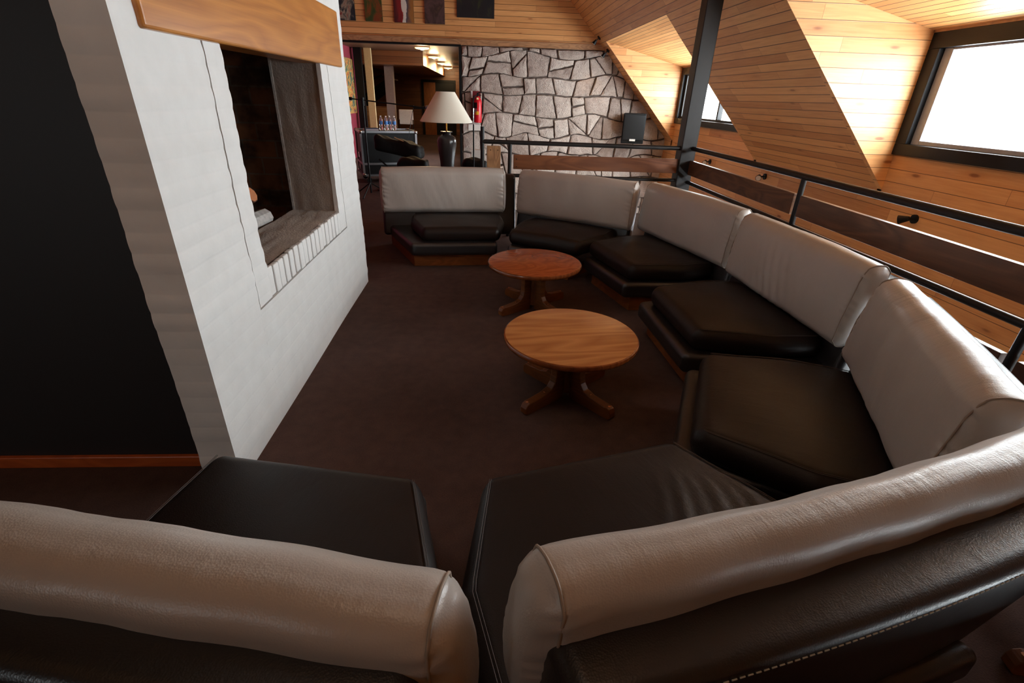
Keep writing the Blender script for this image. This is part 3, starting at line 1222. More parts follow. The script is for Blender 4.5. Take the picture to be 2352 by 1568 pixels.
        e2 = max(0, 1 - abs(abs(s) - 0.93) / 0.13)
        y += 0.0035 * e2 * math.sin(z * 120 + s * 30 + 2 * math.sin(z * 31)) * (1 if p.y < 0 else .6) + 0.002 * math.sin(x * 23 + z * 9)
        y += crease * 0.0045 * math.exp(-((s + 0.05) / 0.30) ** 2) * math.sin(x * 74 + z * 16 + 2.2 * math.sin(z * 7)) * (0.4 + 0.6 * (w2 * -0.5 + 0.5))
        z += 0.0015 * math.sin(x * 9 + off * 7)
        y += bow * (1 - s * s) * (0.5 - 0.35 * max(-1, min(1, p.y / th)))
        z -= 0.25 * bow * (1 - s * s) * (1 if z > 0 else 0)
        z += lift
        tilt = 0.115 * (z + hz)
        return Vector((x, y + 0.665 + th + tilt, z + 0.405 + hz))
    m = MB()
    m.rbox(hw, th, hz, 0.070, wc, (64, 4, 40), 6)
    bc = m.build('back_cushion', LIGHTL, t, smooth=80)
    for sg in (-1, 1):
        pts = []
        s0 = sg * (1 - 0.050 / hw)
        for i in range(41):
            an = 2 * PI * i / 40
            cy, cz = math.cos(an), math.sin(an)
            # rounded rectangle path
            yy = max(-th + 0.070, min(th - 0.070, cy * 0.4)) + 0.0700 * cy
            zz = max(-hz + 0.070, min(hz - 0.070, cz * 0.4)) + 0.0700 * cz
            pp = wc(Vector((s0 * hw, yy, zz)), (s0, yy / th, zz / hz))
            pts.append(pp)
        m = MB()
        m.tube(pts, 0.0032, 6, cap=False)
        m.build('seam', SEAM, bc, smooth=80)
    return t


sofa('white backed sofa section at the far end, in front of the table lamp', (-0.22, 4.93), 5, 1.38, -0.16, sl=18, sr=13, shx=(-0.02, 0.11), bx=(0.12, -0.03), bin_=(0.0, 0.14))
sofa('sofa section second from the far end, before the wooden railing board', (0.57, 4.67), -33, 1.35, -0.02, sl=13, sr=16, shx=(0.0, -0.04), bx=(-0.03, -0.06), bin_=(0.14, 0.18))
sofa('sofa section in the far corner below the black steel column', (1.10, 4.16), -75, 1.34, 0.0, shx=(-0.05, 0.0), bx=(-0.05, 0.04), bin_=(0.18, 0.02))
sofa('sofa section along the right railing, creased cushion, behind the nearer table', (1.24, 2.93), -88, 1.30, 0.0, crease=1.0)
sofa('sofa section at the right edge with brightly lit gathered cushion top', (1.03, 1.94), -115, 1.19, -0.005, bow=0.02, shx=(0.0, -0.05), bin_=(0.02, 0.12))
sofa('near sofa section seen from behind, right of the gap', (0.38, 1.45), -165, 1.46, -0.21, shx=(-0.05, -0.03), bin_=(0.12, 0.1), sl=24, sr=24, bow=0.06, lift=0.045, bulge=0.032, bx=(0.0, 0.0),
     folds=[(-0.20 - 0.05 * i, 0.18 + 0.02 * i, -0.02 - 0.085 * i, 0.56 - 0.01 * i, 0.012 + 0.004 * (i % 2), 0.006 if i % 2 else 0.0045) for i in range(6)])
sofa('near sofa section seen from behind, at the lower left', (-0.604, 1.427), -191, 1.38, -0.035, lift=0.015, bulge=0.032, sl=26, sr=2, bx=(0.0, 0.0), shx=(-0.06, 0.0), bin_=(0.12, 0.0))


# ------------------------------------------------------------------ coffee tables
def table(label, c, rz, top, top_r=0.385, h=0.40):
    t = thing('coffee_table', label, 'table', (c[0], c[1], 0), math.radians(rz), 'round coffee tables')
    m = MB()
    m.lathe([(top_r - 0.03, h - 0.036), (top_r - 0.012, h - 0.036), (top_r - 0.004, h - 0.030), (top_r, h - 0.02), (top_r, h - 0.012), (top_r - 0.003, h - 0.004),
             (top_r - 0.010, h - 0.0005)], 96)
    tp = m.build('tabletop', TEDGE, t, uv=((0, 0, 1), (1, 1, 0)), smooth=40)
    m = MB()
    m.lathe([(top_r - 0.0098, h - 0.004), (top_r - 0.0098, h), (top_r - 0.013, h + 0.0008)], 96)
    a = math.radians(-rz + 8)
    m.build('top_veneer', top, tp, uv=((math.cos(a), math.sin(a), 0), (-math.sin(a), math.cos(a), 0)), smooth=40)
    boxobj('column', TLEG, -0.045, 0.045, -0.045, 0.045, 0.03, h - 0.036, t, uv=(UZ, UX), bevel=0.003)
    for i in range(4):
        an = PI / 4 + i * PI / 2
        M = Matrix.Rotation(an, 4, 'Z')
        m = MB()
        prof = [(0.0451, 0.0), (0.34, 0.0), (0.352, 0.012), (0.352, 0.045), (0.34, 0.066), (0.322, 0.074), (0.29, 0.074), (0.20, 0.082), (0.15, 0.098), (0.125, 0.13),
                (0.118, 0.17), (0.118, h - 0.036), (0.0451, h - 0.036)]
        n = len(prof)
        hw = 0.024
        vs = [M @ Vector((x, -hw, z)) for x, z in prof] + [M @ Vector((x, hw, z)) for x, z in prof]
        fs = [tuple(range(n)), tuple(range(n, 2 * n))[::-1]] + [(j, n + j, n + (j + 1) % n, (j + 1) % n) for j in range(n)]
        m.add(vs, fs)
        d = M @ Vector((1, 0, 0))
        lg_ = m.build('leg', TLEG, t, uv=((d.x, d.y, 0), UZ), bevel=0.005)
        for (px, pz) in ((0.325, 0.0735), (0.185, 0.084)):
            m = MB()
            p = M @ Vector((px, 0, pz))
            m.tube([p, p + Vector((0, 0, 0.0022))], 0.008, 10)
            m.build('plug', LOGEND, lg_)
    return t


table('round oak coffee table nearest the camera, striped grain, chipped rim', (0.50, 2.485), -6, TABLE_B)
table('round reddish coffee table farther back, by the far sofa sections', (0.42, 3.85), -9, TABLE_A)
table('coffee table cut off at the lower right corner, only a foot visible', (2.03, 0.78), 123, TABLE_A)

# ------------------------------------------------------------------ railing and column
RXX = 2.51
RYY = 6.205
c_ = MB()
c_.box(2.37, 2.55, 6.15, 6.33, 0.0, zs(2.37) + 0.1)
o = c_.build('steel_column', STEEL, bevel=0.008)
tag(o, 'tall dark brown steel column at the corner of the railing', 'column')


def pipe(mb, p0, p1, r_=0.024):
    mb.tube([p0, p1], r_, 16)


ra = thing('railing', 'railing along the right side, dark stained boards and black pipe rails', 'railing', (RXX, 2.0, 0))
m = MB()
pipe(m, (0, -6.0, 1.118), (0, 4.15, 1.108), 0.025)
m.build('handrail', STEEL, ra, smooth=40)
m = MB()
pipe(m, (0, -6.0, 0.732), (0, 4.15, 0.722), 0.021)
m.build('lower_rail', STEEL, ra, smooth=40)
for (ya, yb) in ((-4.03, -2.09), (-2.01, -0.13), (-0.05, 1.82), (1.91, 4.14)):
    m = MB()
    m.box(-0.02, 0.02, ya, yb, 0.812, 0.976)
    bd = m.build('board', RAILWOOD, ra, uv=(UY, UZ), bevel=0.004)
    m = MB()
    m.box(-0.02, 0.02, ya, yb, 0.40, 0.568)
    m.build('lower_board', RAILWOOD, ra, uv=(UY, UZ), bevel=0.004)
for y in (-4.07, -2.05, -0.09, 1.865):
    m = MB()
    pipe(m, (0, y, 0.0), (0, y, 1.108), 0.022)
    m.build('post', STEEL, ra, smooth=40)

rb = thing('railing', 'far railing in front of the stone wall, brown board under a black pipe rail', 'railing', (0, RYY, 0))
m = MB()
pipe(m, (-0.02, 0, 1.12), (2.38, 0, 1.105), 0.025)
m.build('handrail', STEEL, rb, smooth=40)
m = MB()
pipe(m, (0.31, 0, 0.745), (2.38, 0, 0.735), 0.021)
m.build('lower_rail', STEEL, rb, smooth=40)
m = MB()
m.box(0.355, 2.365, -0.02, 0.02, 0.82, 0.983)
bd = m.build('board', wood('brown_railing_board', srgb(84, 44, 22), srgb(126, 74, 42), 1.0, 14, 0.5, 0.3), rb, uv=(UX, UZ), bevel=0.004)
for (x, z) in ((0.39, 0.85), (0.39, 0.935)):
    m = MB()
    m.tube([(x, -0.02, z), (x, -0.026, z)], 0.006, 8)
    m.build('bolt', BLACKM, bd)
m = MB()
m.box(0.035, 0.20, -0.02, 0.02, 0.12, 1.075)
bd = m.build('end_board', TRIMW, rb, uv=(UZ, UX), bevel=0.004)
for x in (0.08, 0.165):
    m = MB()
    m.tube([(x, -0.02, 1.03), (x, -0.026, 1.03)], 0.006, 8)
    m.build('bolt', BLACKM, bd)
for (x, zt) in ((-0.018, 1.28), (0.31, 1.10)):
    m = MB()
    pipe(m, (x, 0, 0.0), (x, 0, zt), 0.023)
    m.build('post', STEEL, rb, smooth=40)

# ------------------------------------------------------------------ lamp and things behind the sofa
tb = thing('side_table', 'small dark side table under the table lamp', 'table', (-0.46, 6.55, 0))
boxobj('tabletop', BLACKP, -0.19, 0.19, -0.22, 0.22, 0.66, 0.69, tb, bevel=0.005)
for (x, y) in ((-.16, -.18), (.16, -.18), (-.16, .18), (.16, .18)):
    boxobj('leg', BLACKP, x - .02, x + .02, y - .02, y + .02, 0, 0.66, tb)
lp = thing('table_lamp', 'table lamp with dark vase base and white cone shade', 'lamp', (-0.46, 6.55, 0.69))
m = MB()
m.lathe([(0.075, 0.0), (0.085, 0.01), (0.082, 0.05), (0.088, 0.15), (0.105, 0.27), (0.117, 0.36), (0.118, 0.405), (0.105, 0.44), (0.07, 0.463), (0.052, 0.475),
         (0.056, 0.49), (0.07, 0.497), (0.07, 0.505), (0.03, 0.506)], 48)
m.build('vase_base', CERAM, lp, smooth=50)
m = MB()
m.tube([(0, 0, 0.50), (0, 0, 0.74)], 0.009, 12)
m.build('stem', BRASS, lp, smooth=50)
m = MB()
prof = [(0.315, 0.612), (0.112, 0.94)]
n = 64
vs = []
for rr, z in ((0.315, 0.612), (0.3165, 0.618), (0.1125, 0.936), (0.111, 0.94), (0.107, 0.938), (0.311, 0.614)):
    for j in range(n):
        an = 2 * PI * j / n
        vs.append((rr * math.cos(an), rr * math.sin(an), z))
fs = [(i * n + j, i * n + (j + 1) % n, ((i + 1) % 6) * n + (j + 1) % n, ((i + 1) % 6) * n + j) for i in range(6) for j in range(n)]
m.add(vs, fs)
m.build('lamp_shade', SHADE, lp, smooth=40)
m = MB()
m.tube([(-0.11, 0, 0.935), (0.11, 0, 0.935)], 0.003, 6)
m.tube([(0, -0.11, 0.935), (0, 0.11, 0.935)], 0.003, 6)
m.tube([(0, 0, 0.70), (0, 0, 0.936)], 0.004, 6)
m.build('shade_carrier', BRASS, lp)


def blob(name, hx, hy, hz, r_, loc, mat, label, cat, rz=0.0, sag=0.03):
    rr = random.Random(hash(label) % 1000 if False else len(label))
    a1, a2 = rr.uniform(0, 6), rr.uniform(0, 6)

    def wp(p, u):
        return Vector((p.x + 0.02 * math.sin(p.z * 14 + a1), p.y + 0.015 * math.sin(p.x * 11 + a2),
                       p.z + hz + (-sag * math.sin(p.x * 6 + a1) ** 2 + 0.01 * math.sin(p.x * 27 + p.y * 18)) * (1 if p.z > 0 else 0)))
    mm = MB()
    mm.rbox(hx, hy, hz, r_, wp, (14, 8, 4), 4)
    o_ = mm.build(name, mat, smooth=80)
    o_.location = loc
    o_.rotation_euler = (0, 0, rz)
    return tag(o_, label, cat)


BAGM = leather('black_bag_fabric', srgb(12, 11, 11), 0.6, 0.9, spec=0.2)
blob('equipment_bag', 0.2, 0.16, 0.42, 0.06, (-0.93, 6.95, 0), BAGM, 'black equipment bag standing behind the far sofa, left of the lamp', 'bag')
blob('equipment_bag', 0.17, 0.15, 0.42, 0.06, (-0.11, 7.05, 0), BAGM, 'black equipment bag standing behind the far sofa, right of the lamp', 'bag')
m = MB()
for i in range(6):
    m.box(-0.1, 0.1, -0.06, 0.06, 0.15 * i + 0.003, 0.15 * (i + 1))
o = m.build('masonry_pier', WHITEP, bevel=0.004)
o.location = (-0.08, 7.6, 0)
tag(o, 'small white block pier beside the dark railing post', 'pier')
ps = thing('microphone_stand', 'straight thin black stand in front of the fire extinguisher', 'stand', (-0.13, 6.62, 0))
m = MB()
m.lathe([(0.13, 0), (0.13, 0.012), (0.03, 0.03), (0.014, 0.05)], 24)
m.build('base', BLACKM, ps, smooth=40)
m = MB()
m.tube([(0, 0, 0.03), (0, 0, 1.28)], 0.009, 10)
m.build('pole', BLACKM, ps, smooth=40)
m = MB()
m.tube([(0, 0, 1.28), (0, 0, 1.46)], 0.006, 10)
m.build('upper_tube', CHROME, ps, smooth=40)

# boom stand
ms = thing('microphone_stand', 'black boom microphone stand with horizontal arm, left of the lamp', 'stand', (-1.93, 8.75, 0))
m = MB()
m.tube([(0, 0, 0.05), (0, 0, 1.46)], 0.014, 10)
m.build('pole', BLACKM, ms, smooth=40)
for an in (0.4, 2.6, 4.5):
    m = MB()
    m.tube([(0, 0, 0.22), (0.33 * math.cos(an), 0.33 * math.sin(an), 0.012)], 0.011, 8)
    m.build('leg', BLACKM, ms, smooth=40)
m = MB()
m.tube([(0, 0, 1.40), (0, 0, 1.52)], 0.028, 12)
m.build('clutch', BLACKP, ms, smooth=40)
m = MB()
m.tube([(-0.22, 0, 1.50), (0.92, -0.02, 1.405)], 0.010, 10)
bm_ = m.build('boom_arm', BLACKM, ms, smooth=40)
m = MB()
m.tube([(-0.24, 0, 1.502), (-0.16, 0, 1.495)], 0.024, 10)
m.build('counterweight', BLACKM, bm_, smooth=40)
mic = thing('microphone', 'dark microphone with silver head clipped to the boom arm', 'microphone', (-1.01, 8.73, 1.40))
m = MB()
m.tube([(-0.12, 0, -0.01), (0.07, 0, 0.005)], [0.014, 0.022], 12)
m.build('body', BLACKP, mic, smooth=40)
m = MB()
m.tube([(0.07, 0, 0.005), (0.085, 0, 0.006), (0.115, 0, 0.009), (0.125, 0, 0.01)], [0.022, 0.03, 0.03, 0.015], 12)
m.build('grille', GREYM, mic, smooth=60)
m = MB()
pts = [(-0.12 - 0.12 * t + 0.05 * math.sin(t * 3), 0.02, -0.01 + 0.10 * math.sin(t * PI) - 0.45 * t * t) for t in [i / 16 for i in range(17)]]
m.tube(pts, 0.004, 6)
m.build('cable', BLACKP, mic, smooth=60)

# flight case on castors
CX, CY = -1.94, 10.54
fc = thing('flight_case', 'black flight case on castors with aluminium edges in the doorway', 'case', (CX, CY, 0), math.radians(20))
boxobj('body', BLACKP, -0.52, 0.52, -0.36, 0.36, 0.15, 0.93, fc)
E_ = 0.018
for (ex, ey) in ((-.52, -.36), (.52, -.36), (-.52, .36), (.52, .36)):
    boxobj('edge_strip', GREYM, ex - E_, ex + E_, ey - E_, ey + E_, 0.16, 0.92, fc)
for z in (0.15, 0.36, 0.93):
    m = MB()
    for ey in (-.36, .36):
        m.box(-.52, .52, ey - E_, ey + E_, z - E_, z + E_)
    for ex in (-.52, .52):
        m.box(ex - E_, ex + E_, -.36, .36, z - E_, z + E_)
    m.build('edge_frame', GREYM, fc)
for ex in (-.52, .52):
    for ey in (-.36, .36):
        for z in (.16, .925):
            m = MB()
            m.rbox(.032, .032, .032, .022, lambda p, u: Vector((p.x + ex, p.y + ey, p.z + z)), (1, 1, 1), 3)
            m.build('corner', CHROME, fc, smooth=60)
        m = MB()
        m.tube([(ex * .82, ey * .8 - .02, .05), (ex * .82, ey * .8 + .02, .05)], .05, 18)
        cs = m.build('castor', BLACKP, fc, smooth=40)
        boxobj('castor_fork', CHROME, ex * .82 - .02, ex * .82 + .02, ey * .8 - .03, ey * .8 + .03, .09, .14, cs)
for z in (.28, .5):
    boxobj('latch', CHROME, -.545, -.535, -.06, .06, z - .05, z + .05, fc)

rot = Matrix.Rotation(math.radians(20), 4, 'Z')


def oncase(x, y, z=0.948):
    p = rot @ Vector((x, y, 0))
    return (CX + p.x, CY + p.y, z)


BL = ['leftmost water bottle on the flight case', 'water bottle second from left on the flight case',
      'water bottle third from left on the flight case', 'rightmost water bottle on the flight case, by the white chair']
bx = [(-0.09, -0.12), (-0.005, -0.18), (0.075, -0.11), (0.155, -0.17)]
for i in range(4):
    bt = thing('water_bottle', 'clear plastic ' + BL[i], 'bottle', oncase(*bx[i]), 0, 'water bottles on the flight case')
    m = MB()
    m.lathe([(0.030, 0), (0.034, 0.006), (0.034, 0.07), (0.031, 0.08), (0.034, 0.09), (0.034, 0.165), (0.028, 0.195), (0.014, 0.22), (0.013, 0.235)], 20)
    m.build('bottle_body', WATER, bt, smooth=40)
    m = MB()
    m.lathe([(0.0346, 0.10), (0.035, 0.102), (0.035, 0.158), (0.0346, 0.16)], 20)
    m.build('label_band', BLUEL, bt, smooth=40)
    m = MB()
    m.lathe([(0.016, 0.232), (0.016, 0.25), (0.013, 0.253)], 14)
    m.build('cap', WHITEP, bt, smooth=40)
m = MB()
m.box(-.13, .13, -.1, .1, 0, .022)
o = m.build('book', plain('paper_stack', srgb(190, 184, 190), .6), bevel=.003)
o.location = oncase(-0.3, -0.18)
o.rotation_euler = (0, 0, 0.35)
tag(o, 'pale book lying at the left on the flight case', 'book')
m = MB()
m.box(-.12, .12, -.08, .08, 0, .018)
o = m.build('book', plain('navy_cover', srgb(40, 40, 66), .5), bevel=.003)
o.location = oncase(-0.29, -0.17, 0.970)
o.rotation_euler = (0, 0, 0.5)
tag(o, 'dark blue book on top of the pale book', 'book')

kb = blob('equipment_cover', 0.42, 0.17, 0.13, 0.07, (-1.52, 9.35, 0.62), BAGM, 'black draped equipment cover lying slanted before the flight case', 'cover', -0.15)
kb.rotation_euler = (0, 0.18, -0.15)
ks = thing('keyboard_stand', 'black folding stand under the draped equipment cover', 'stand', (-1.52, 9.35, 0), -0.15)
for s in (-1, 1):
    m = MB()
    m.tube([(-0.35 * s, -0.12, 0.012), (0.32 * s, -0.12, 0.54)], 0.014, 8)
    m.build('leg', BLACKM, ks, smooth=40)
    m = MB()
    m.tube([(-0.35 * s, -0.2, 0.016), (-0.35 * s, 0.2, 0.016)], 0.014, 8)
    m.build('foot', BLACKM, ks, smooth=40)
m = MB()
m.tube([(-.2, 0, 0), (.19, 0, 0), (.2, 0, 0)], [.008, .007, .003], 10)
o = m.build('drumstick', TRIMW, uv=(UX, UY), smooth=40)
o.location = (-1.36, 9.2, 0.835)
o.rotation_euler = (0, 0.40, 0.05)
tag(o, 'pale wooden stick lying on the black equipment cover', 'stick')

# hall furnishings
ch_ = thing('chair', 'white backed chair behind the flight case', 'chair', (-2.30, 16.0, 0))
m = MB()
m.rbox(.21, .025, .2, .024, lambda p, u: Vector((p.x * (1 - .12 * p.z), p.y + .06 * p.z, p.z + .97)), (6, 1, 6), 3)
m.build('backrest', WHITEP, ch_, smooth=60)
m = MB()
m.rbox(.24, .23, .03, .025, lambda p, u: Vector((p.x, p.y - .24, p.z + .62)), (4, 4, 1), 3)
m.build('seat', BLACKP, ch_, smooth=60)
for (x, y) in ((-.2, -.42), (.2, -.42), (-.2, -.03), (.2, -.03)):
    m = MB()
    m.tube([(x, y, 0), (x, y, .62 if y < -.1 else .9)], .013, 8)
    m.build('leg', BLACKM, ch_, smooth=40)
o = boxobj('hall_column', GREYCOL, -.12, .12, -.12, .12, 0, 2.28, bevel=.006)
o.location = (-2.74, 16.2, 0)
tag(o, 'pale grey square column in the hall beyond the doorway', 'column')
o = boxobj('hall_post', CREAM, -.09, .09, -.05, .05, 0, HZ, bevel=.004)
o.location = (-3.02, 14.8, 0)
tag(o, 'slim cream post beside the crimson hall wall', 'post')
o = boxobj('hall_post', BLACKM, -.10, .10, -.05, .05, 0, HZ, bevel=.004)
o.location = (-3.26, 14.7, 0)
tag(o, 'black door post between the crimson wall and the cream post', 'post')
sr_ = thing('staircase', 'dark staircase rising at the back of the hall', 'staircase', (-3.75, 18.2, 0))
m = MB()
m.prism([(-1.9, 0.42), (0.75, 2.12), (0.75, 1.7), (-1.9, 0.0)], 0.05, 'y', 0.0)
m.build('stringer', BLACKM, sr_)
for i in range(7):
    boxobj('tread', TLEG, -1.05 + .26 * i, -.76 + .26 * i, .05, .95, 0.95 + .17 * i, 0.99 + .17 * i, sr_, uv=(UX, UY))
m = MB()
m.tube([(-1.2, .02, 1.5), (0.45, .02, 2.55 - .45)], .025, 10)
m.build('handrail', BLACKM, sr_, smooth=40)
o = boxobj('counter', PINE_W, -.6, .6, -.04, .04, 0, 1.2, uv=(UX, UZ))
o.location = (-3.55, 17.4, 0)
tag(o, 'low wooden counter left of the grey hall column', 'counter')

CLEN = mat_emit('warm_lamp_glass', (1.0, 0.70, 0.28), 2.4)
CLB = mat_emit('lamp_bulb', (1.0, 0.9, 0.65), 14.0)
LLAB = ['nearest of the row of flush lamps under the hall ceiling', 'second nearest of the row of flush lamps under the hall ceiling',
        'third of the row of flush lamps under the hall ceiling', 'farthest of the row of flush lamps under the hall ceiling']
for i, y in enumerate((13.25, 16.25, 19.3, 22.3)):
    cl = thing('ceiling_lamp', LLAB[i], 'lamp', (-1.44, y, HZ), 0, 'hall ceiling lamps')
    m = MB()
    m.lathe([(0.13, -0.085), (0.165, -0.07), (0.17, -0.06), (0.155, -0.055)], 32)
    m.build('glass_dish', CLEN, cl, smooth=40)
    m = MB()
    m.lathe([(0.02, -0.105), (0.05, -0.095), (0.06, -0.086), (0.03, -0.0855)], 20)
    m.build('bulb', CLB, cl, smooth=40)
    for s in (-1, 1):
        boxobj('bracket', CHROME, s * .17 - .006, s * .17 + .006, -.015, .015, -.08, 0, cl)
    ld = bpy.data.lights.new('ceiling_lamp_light', 'POINT')
    ld.energy = 26
    ld.color = (1, .72, .38)
    ld.shadow_soft_size = .12
    lo_ = bpy.data.objects.new('ceiling_lamp_light', ld)
    lo_.location = (0, 0, -0.2)
    lo_.parent = cl
    COL.objects.link(lo_)

cl = thing('ceiling_lamp', 'added fill lamp on the high board ceiling above the lounge, out of the picture', 'lamp', (-0.5, 0.1, ZC), 0)  # added unseen lamp, warm fill from above on the near cushions
m = MB()
m.lathe([(0.13, -0.085), (0.165, -0.07), (0.17, -0.06), (0.155, -0.0005)], 32)
m.build('glass_dish', CLEN, cl, smooth=40)
ld = bpy.data.lights.new('ceiling_lamp_light', 'POINT')
ld.energy = 26
ld.color = (1, .84, .70)
ld.shadow_soft_size = .35
lo_ = bpy.data.objects.new('ceiling_lamp_light', ld)
lo_.location = (0, 0, -0.5)
lo_.parent = cl
COL.objects.link(lo_)

# ------------------------------------------------------------------ stone wall fittings
YS = YB - 0.1
fe = thing('fire_extinguisher', 'red fire extinguisher hung on the stone wall', 'extinguisher', (-0.145, YS - 0.10, 1.04))
m = MB()
m.lathe([(0.07, 0), (0.088, 0.01), (0.09, 0.03), (0.09, 0.44), (0.075, 0.49), (0.04, 0.53), (0.025, 0.545)], 32)
m.build('cylinder', RED, fe, smooth=40)
m = MB()
m.tube([(0, 0, .54), (0, 0, .60)], .022, 12)
m.tube([(-.02, -.02, .60), (.09, -.03, .64)], .012, 8)
m.tube([(-.02, -.02, .58), (.08, -.03, .57)], .009, 8)
m.build('valve', BLACKM, fe, smooth=40)
m = MB()
m.tube([(-.02, -.02, .57), (-.09, -.04, .53), (-.105, -.05, .40), (-.1, -.05, .15), (-.095, -.05, .05)], .013, 10)
m.build('hose', BLACKP, fe, smooth=60)


def band(name, mat, a0, a1, z0, z1, rr, parent):
    mm = MB()
    n_ = 10
    vs = []
    for z in (z0, z1):
        for q_ in (rr, rr + .002):
            for i_ in range(n_ + 1):
                an = math.radians(a0 + (a1 - a0) * i_ / n_)
                vs.append((q_ * math.cos(an), q_ * math.sin(an), z))
    N_ = n_ + 1
    fs = []
    for i_ in range(n_):
        fs.append((N_ + i_, N_ + i_ + 1, 3 * N_ + i_ + 1, 3 * N_ + i_))
        fs.append((i_ + 1, i_, 2 * N_ + i_, 2 * N_ + i_ + 1))
        fs.append((2 * N_ + i_, 3 * N_ + i_, 3 * N_ + i_ + 1, 2 * N_ + i_ + 1))
        fs.append((i_, i_ + 1, N_ + i_ + 1, N_ + i_))
    mm.add(vs, fs)
    return mm.build(name, mat, parent, smooth=40)


band('instruction_label', BLACKP, 195, 262, .30, .42, .0905, fe)
band('data_label', GREYM, 200, 258, .21, .29, .0905, fe)
band('yellow_label', YELLOW, 235, 285, .17, .24, .0905, fe)
m = MB()
m.rbox(.025, .005, .05, .004, lambda p, u: Vector((p.x, p.y - .072, p.z + .47)), (1, 1, 1), 2)
m.build('inspection_tag', PALEY, fe)
eb = thing('wall_sign', 'red and white sign plate behind the fire extinguisher', 'sign', (-0.21, YS, 1.03))
boxobj('plate', plain('dark_red_plate', srgb(110, 20, 28), .5), -.09, .13, -.012, 0.02, .05, .66, eb)
boxobj('corner_stripe', WHITEP, -.09, -.05, -.016, -.012, .52, .66, eb)
nb = boxobj('notice_plate', WHITEP, -.145, .145, -.012, .02, 0, .13, bevel=.003)
nb.location = (-0.22, YS, 0.87)
tag(nb, 'small white notice on the stone under the fire extinguisher', 'notice')

sp = thing('loudspeaker', 'black loudspeaker hung on the stone wall beside the sloping roof', 'loudspeaker', (3.46, YS - 0.25, 0.71), math.radians(-12))
sp.scale = (1.28, 1.0, 1.28)
m = MB()
m.prism([(-.20, -.16), (.20, -.16), (.15, .13), (-.15, .13)], .50, 'z', 0.0)
m.build('cabinet', BLACKP, sp, bevel=.015, seg=3)
m = MB()
m.rbox(.185, .015, .205, .012, lambda p, u: Vector((p.x, p.y - .165 - .015 * (1 - u[0] ** 2), p.z + .265)), (8, 1, 8), 2)
m.build('grille', plain('speaker_cloth', srgb(13, 13, 14), .85), sp, smooth=50)
boxobj('badge', WHITEP, -.05, .05, -.201, -.19, .045, .08, sp)
m = MB()
m.tube([(0, .12, .25), (0, .22, .25)], .03, 10)
m.build('bracket', BLACKM, sp)


def spot(label, loc, axis, aim, wall_n):
    """small black spotlight with a clear lens; wall_n points out of the surface."""
    t = thing('spotlight', label, 'spotlight', loc, 0, 'small black spotlights')
    wn = Vector(wall_n).normalized()
    am = Vector(aim).normalized()
    m_ = MB()
    m_.tube([wn * 0.0, wn * 0.02], .045, 16)
    m_.build('mount', BLACKM, t, smooth=40)
    m_ = MB()
    m_.tube([wn * .02 + Vector((0, .02, 0)), wn * .10 + am * .01 + Vector((0, .02, 0))], .008, 8)
    m_.tube([wn * .02 - Vector((0, .02, 0)), wn * .10 + am * .01 - Vector((0, .02, 0))], .008, 8)
    m_.build('arm', BLACKM, t, smooth=40)
    m_ = MB()
    c0 = wn * .10
    m_.tube([c0 - am * .03, c0, c0 + am * .06], [.022, .03, .045], 16)
    m_.build('head', BLACKM, t, smooth=40)
    m_ = MB()
    m_.tube([c0 + am * .058, c0 + am * .066], [.042, .03], 16)
    m_.build('lens', WHITEP, t, smooth=40)
    return t


spot('black spotlight on the knee wall behind the right railing, nearest the camera', (XK, 4.74, 0.62), 0, (-.5, .75, -.3), (-1, 0, 0))
spot('black spotlight on the knee wall, left of the near railing post', (XK, 7.68, 0.615), 0, (-.5, -.75, -.3), (-1, 0, 0))
spot('black spotlight on the knee wall, close to the steel column', (XK, 9.73, 0.60), 0, (-.5, -.75, -.3), (-1, 0, 0))
for (x, l_) in ((2.47, 'upper black spotlight at the top right of the stone wall'), (2.69, 'lower black spotlight at the top right of the stone wall')):
    z = zs(x) - 0.02
    spot(l_, (x, 12.2, z), 0, (-.55, .25, -.75), (-ny[0] * -1, 0, -ny[2]))
for y_, en in ((9.5, 3.0),):
    ld = bpy.data.lights.new('spotlight_beam', 'SPOT')
    ld.energy = 6
    ld.color = (1, .70, .4)
    ld.spot_size = math.radians(60)
    ld.spot_blend = .4
    lo_ = bpy.data.objects.new('spotlight_beam', ld)
    lo_.location = (2.4, 12.1, 2.4)
    lo_.rotation_euler = (math.radians(25), 0, 0)
    COL.objects.link(lo_)

ld = bpy.data.lights.new('added_floor_glow', 'SPOT')  # bare spot added for the warm glow on the floor, no fixture
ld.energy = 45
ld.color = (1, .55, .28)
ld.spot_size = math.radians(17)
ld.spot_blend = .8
lo_ = bpy.data.objects.new('added_floor_glow', ld)
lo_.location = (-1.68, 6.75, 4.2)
COL.objects.link(lo_)

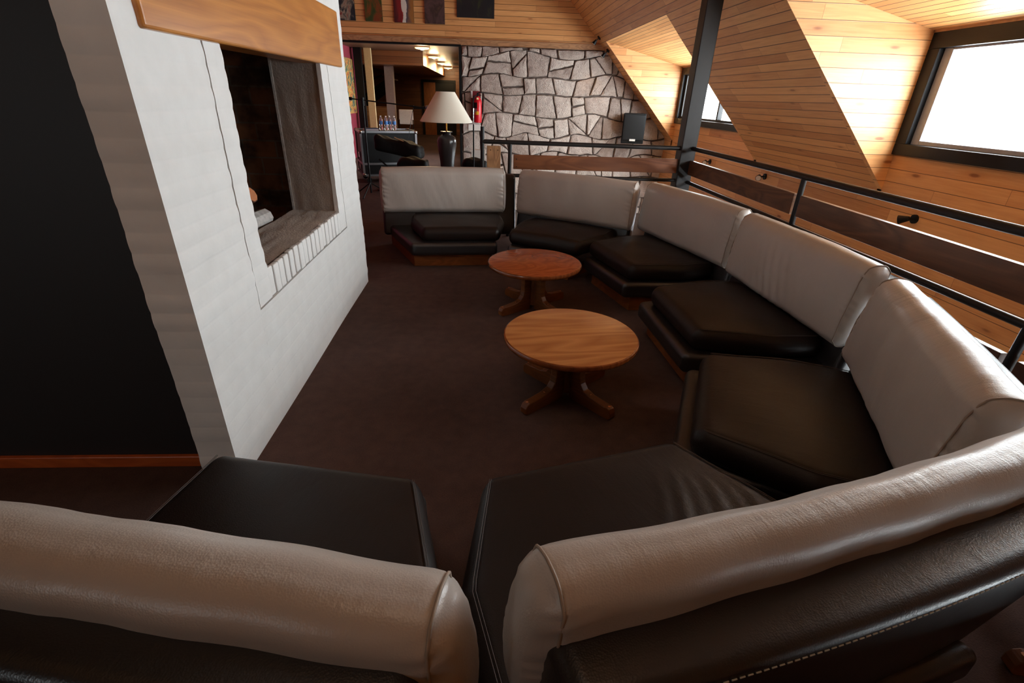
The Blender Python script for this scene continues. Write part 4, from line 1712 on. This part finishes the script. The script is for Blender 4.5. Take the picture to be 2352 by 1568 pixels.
# ------------------------------------------------------------------ paintings
PSPEC = [
    (-3.1, -2.74, 2.95, 'leftmost small painting above the doorway, dark with red and white strokes',
     [(.3, srgb(16, 30, 34)), (.45, srgb(30, 44, 50)), (.52, srgb(150, 140, 120)), (.58, srgb(120, 24, 26)), (.8, srgb(90, 20, 20))], 1.0),
    (-2.53, -2.17, 2.95, 'second small painting above the doorway, mottled green and orange',
     [(.3, srgb(30, 60, 34)), (.45, srgb(60, 70, 30)), (.55, srgb(120, 64, 30)), (.7, srgb(110, 40, 24))], 4.0),
    (-1.92, -1.505, 2.95, 'third small painting above the doorway, white figure shape on red and blue',
     [(.12, srgb(70, 24, 28)), (.40, srgb(140, 34, 36)), (.44, srgb(206, 196, 184)), (.64, srgb(214, 204, 194)), (.68, srgb(50, 62, 84)), (.9, srgb(150, 100, 50))], 9.0),
    (-1.275, -0.85, 2.95, 'fourth small painting above the doorway, dark purplish brown',
     [(.3, srgb(40, 26, 26)), (.5, srgb(80, 58, 58)), (.6, srgb(50, 34, 32)), (.75, srgb(96, 72, 60))], 14.0),
    (-0.59, 0.21, 3.09, 'wide nearly black painting above the stone wall',
     [(.3, srgb(8, 10, 20)), (.55, srgb(14, 18, 26)), (.68, srgb(44, 48, 24)), (.8, srgb(60, 24, 24))], 20.0)]
for (x0, x1, z0, lab, stops, sd) in PSPEC:
    wd = x1 - x0
    h_ = 1.1 if wd < .6 else 1.0
    p = thing('painting', lab, 'painting', ((x0 + x1) / 2, YB - 0.03, z0), 0, 'paintings above the doorway')
    boxobj('canvas_frame', BLACKP, -wd / 2, wd / 2, 0, .03, 0, h_, p)
    boxobj('canvas', mat_painting('painting_paint', stops, 4, 2.0, 0.8, sd, 2.2 if sd == 9.0 else 0.0), -wd / 2, wd / 2, -.003, 0, 0, h_, p, uv=(UX, UZ))
p = thing('painting', 'colourful abstract painting on the crimson hall wall', 'painting', (-3.43, 14.15, 1.09))
boxobj('canvas_frame', BLACKP, -.008, .02, -.58, .58, 0, 1.25, p)
boxobj('canvas', mat_painting('painting_paint_hall', [(.3, srgb(24, 60, 62)), (.44, srgb(40, 90, 92)), (.5, srgb(210, 180, 90)), (.56, srgb(206, 90, 44)), (.64, srgb(50, 40, 60)), (.75, srgb(110, 130, 140))], 5, 4, 2, 3.0),
       0.02, .024, -.58, .58, 0, 1.25, p, uv=(UY, UZ))
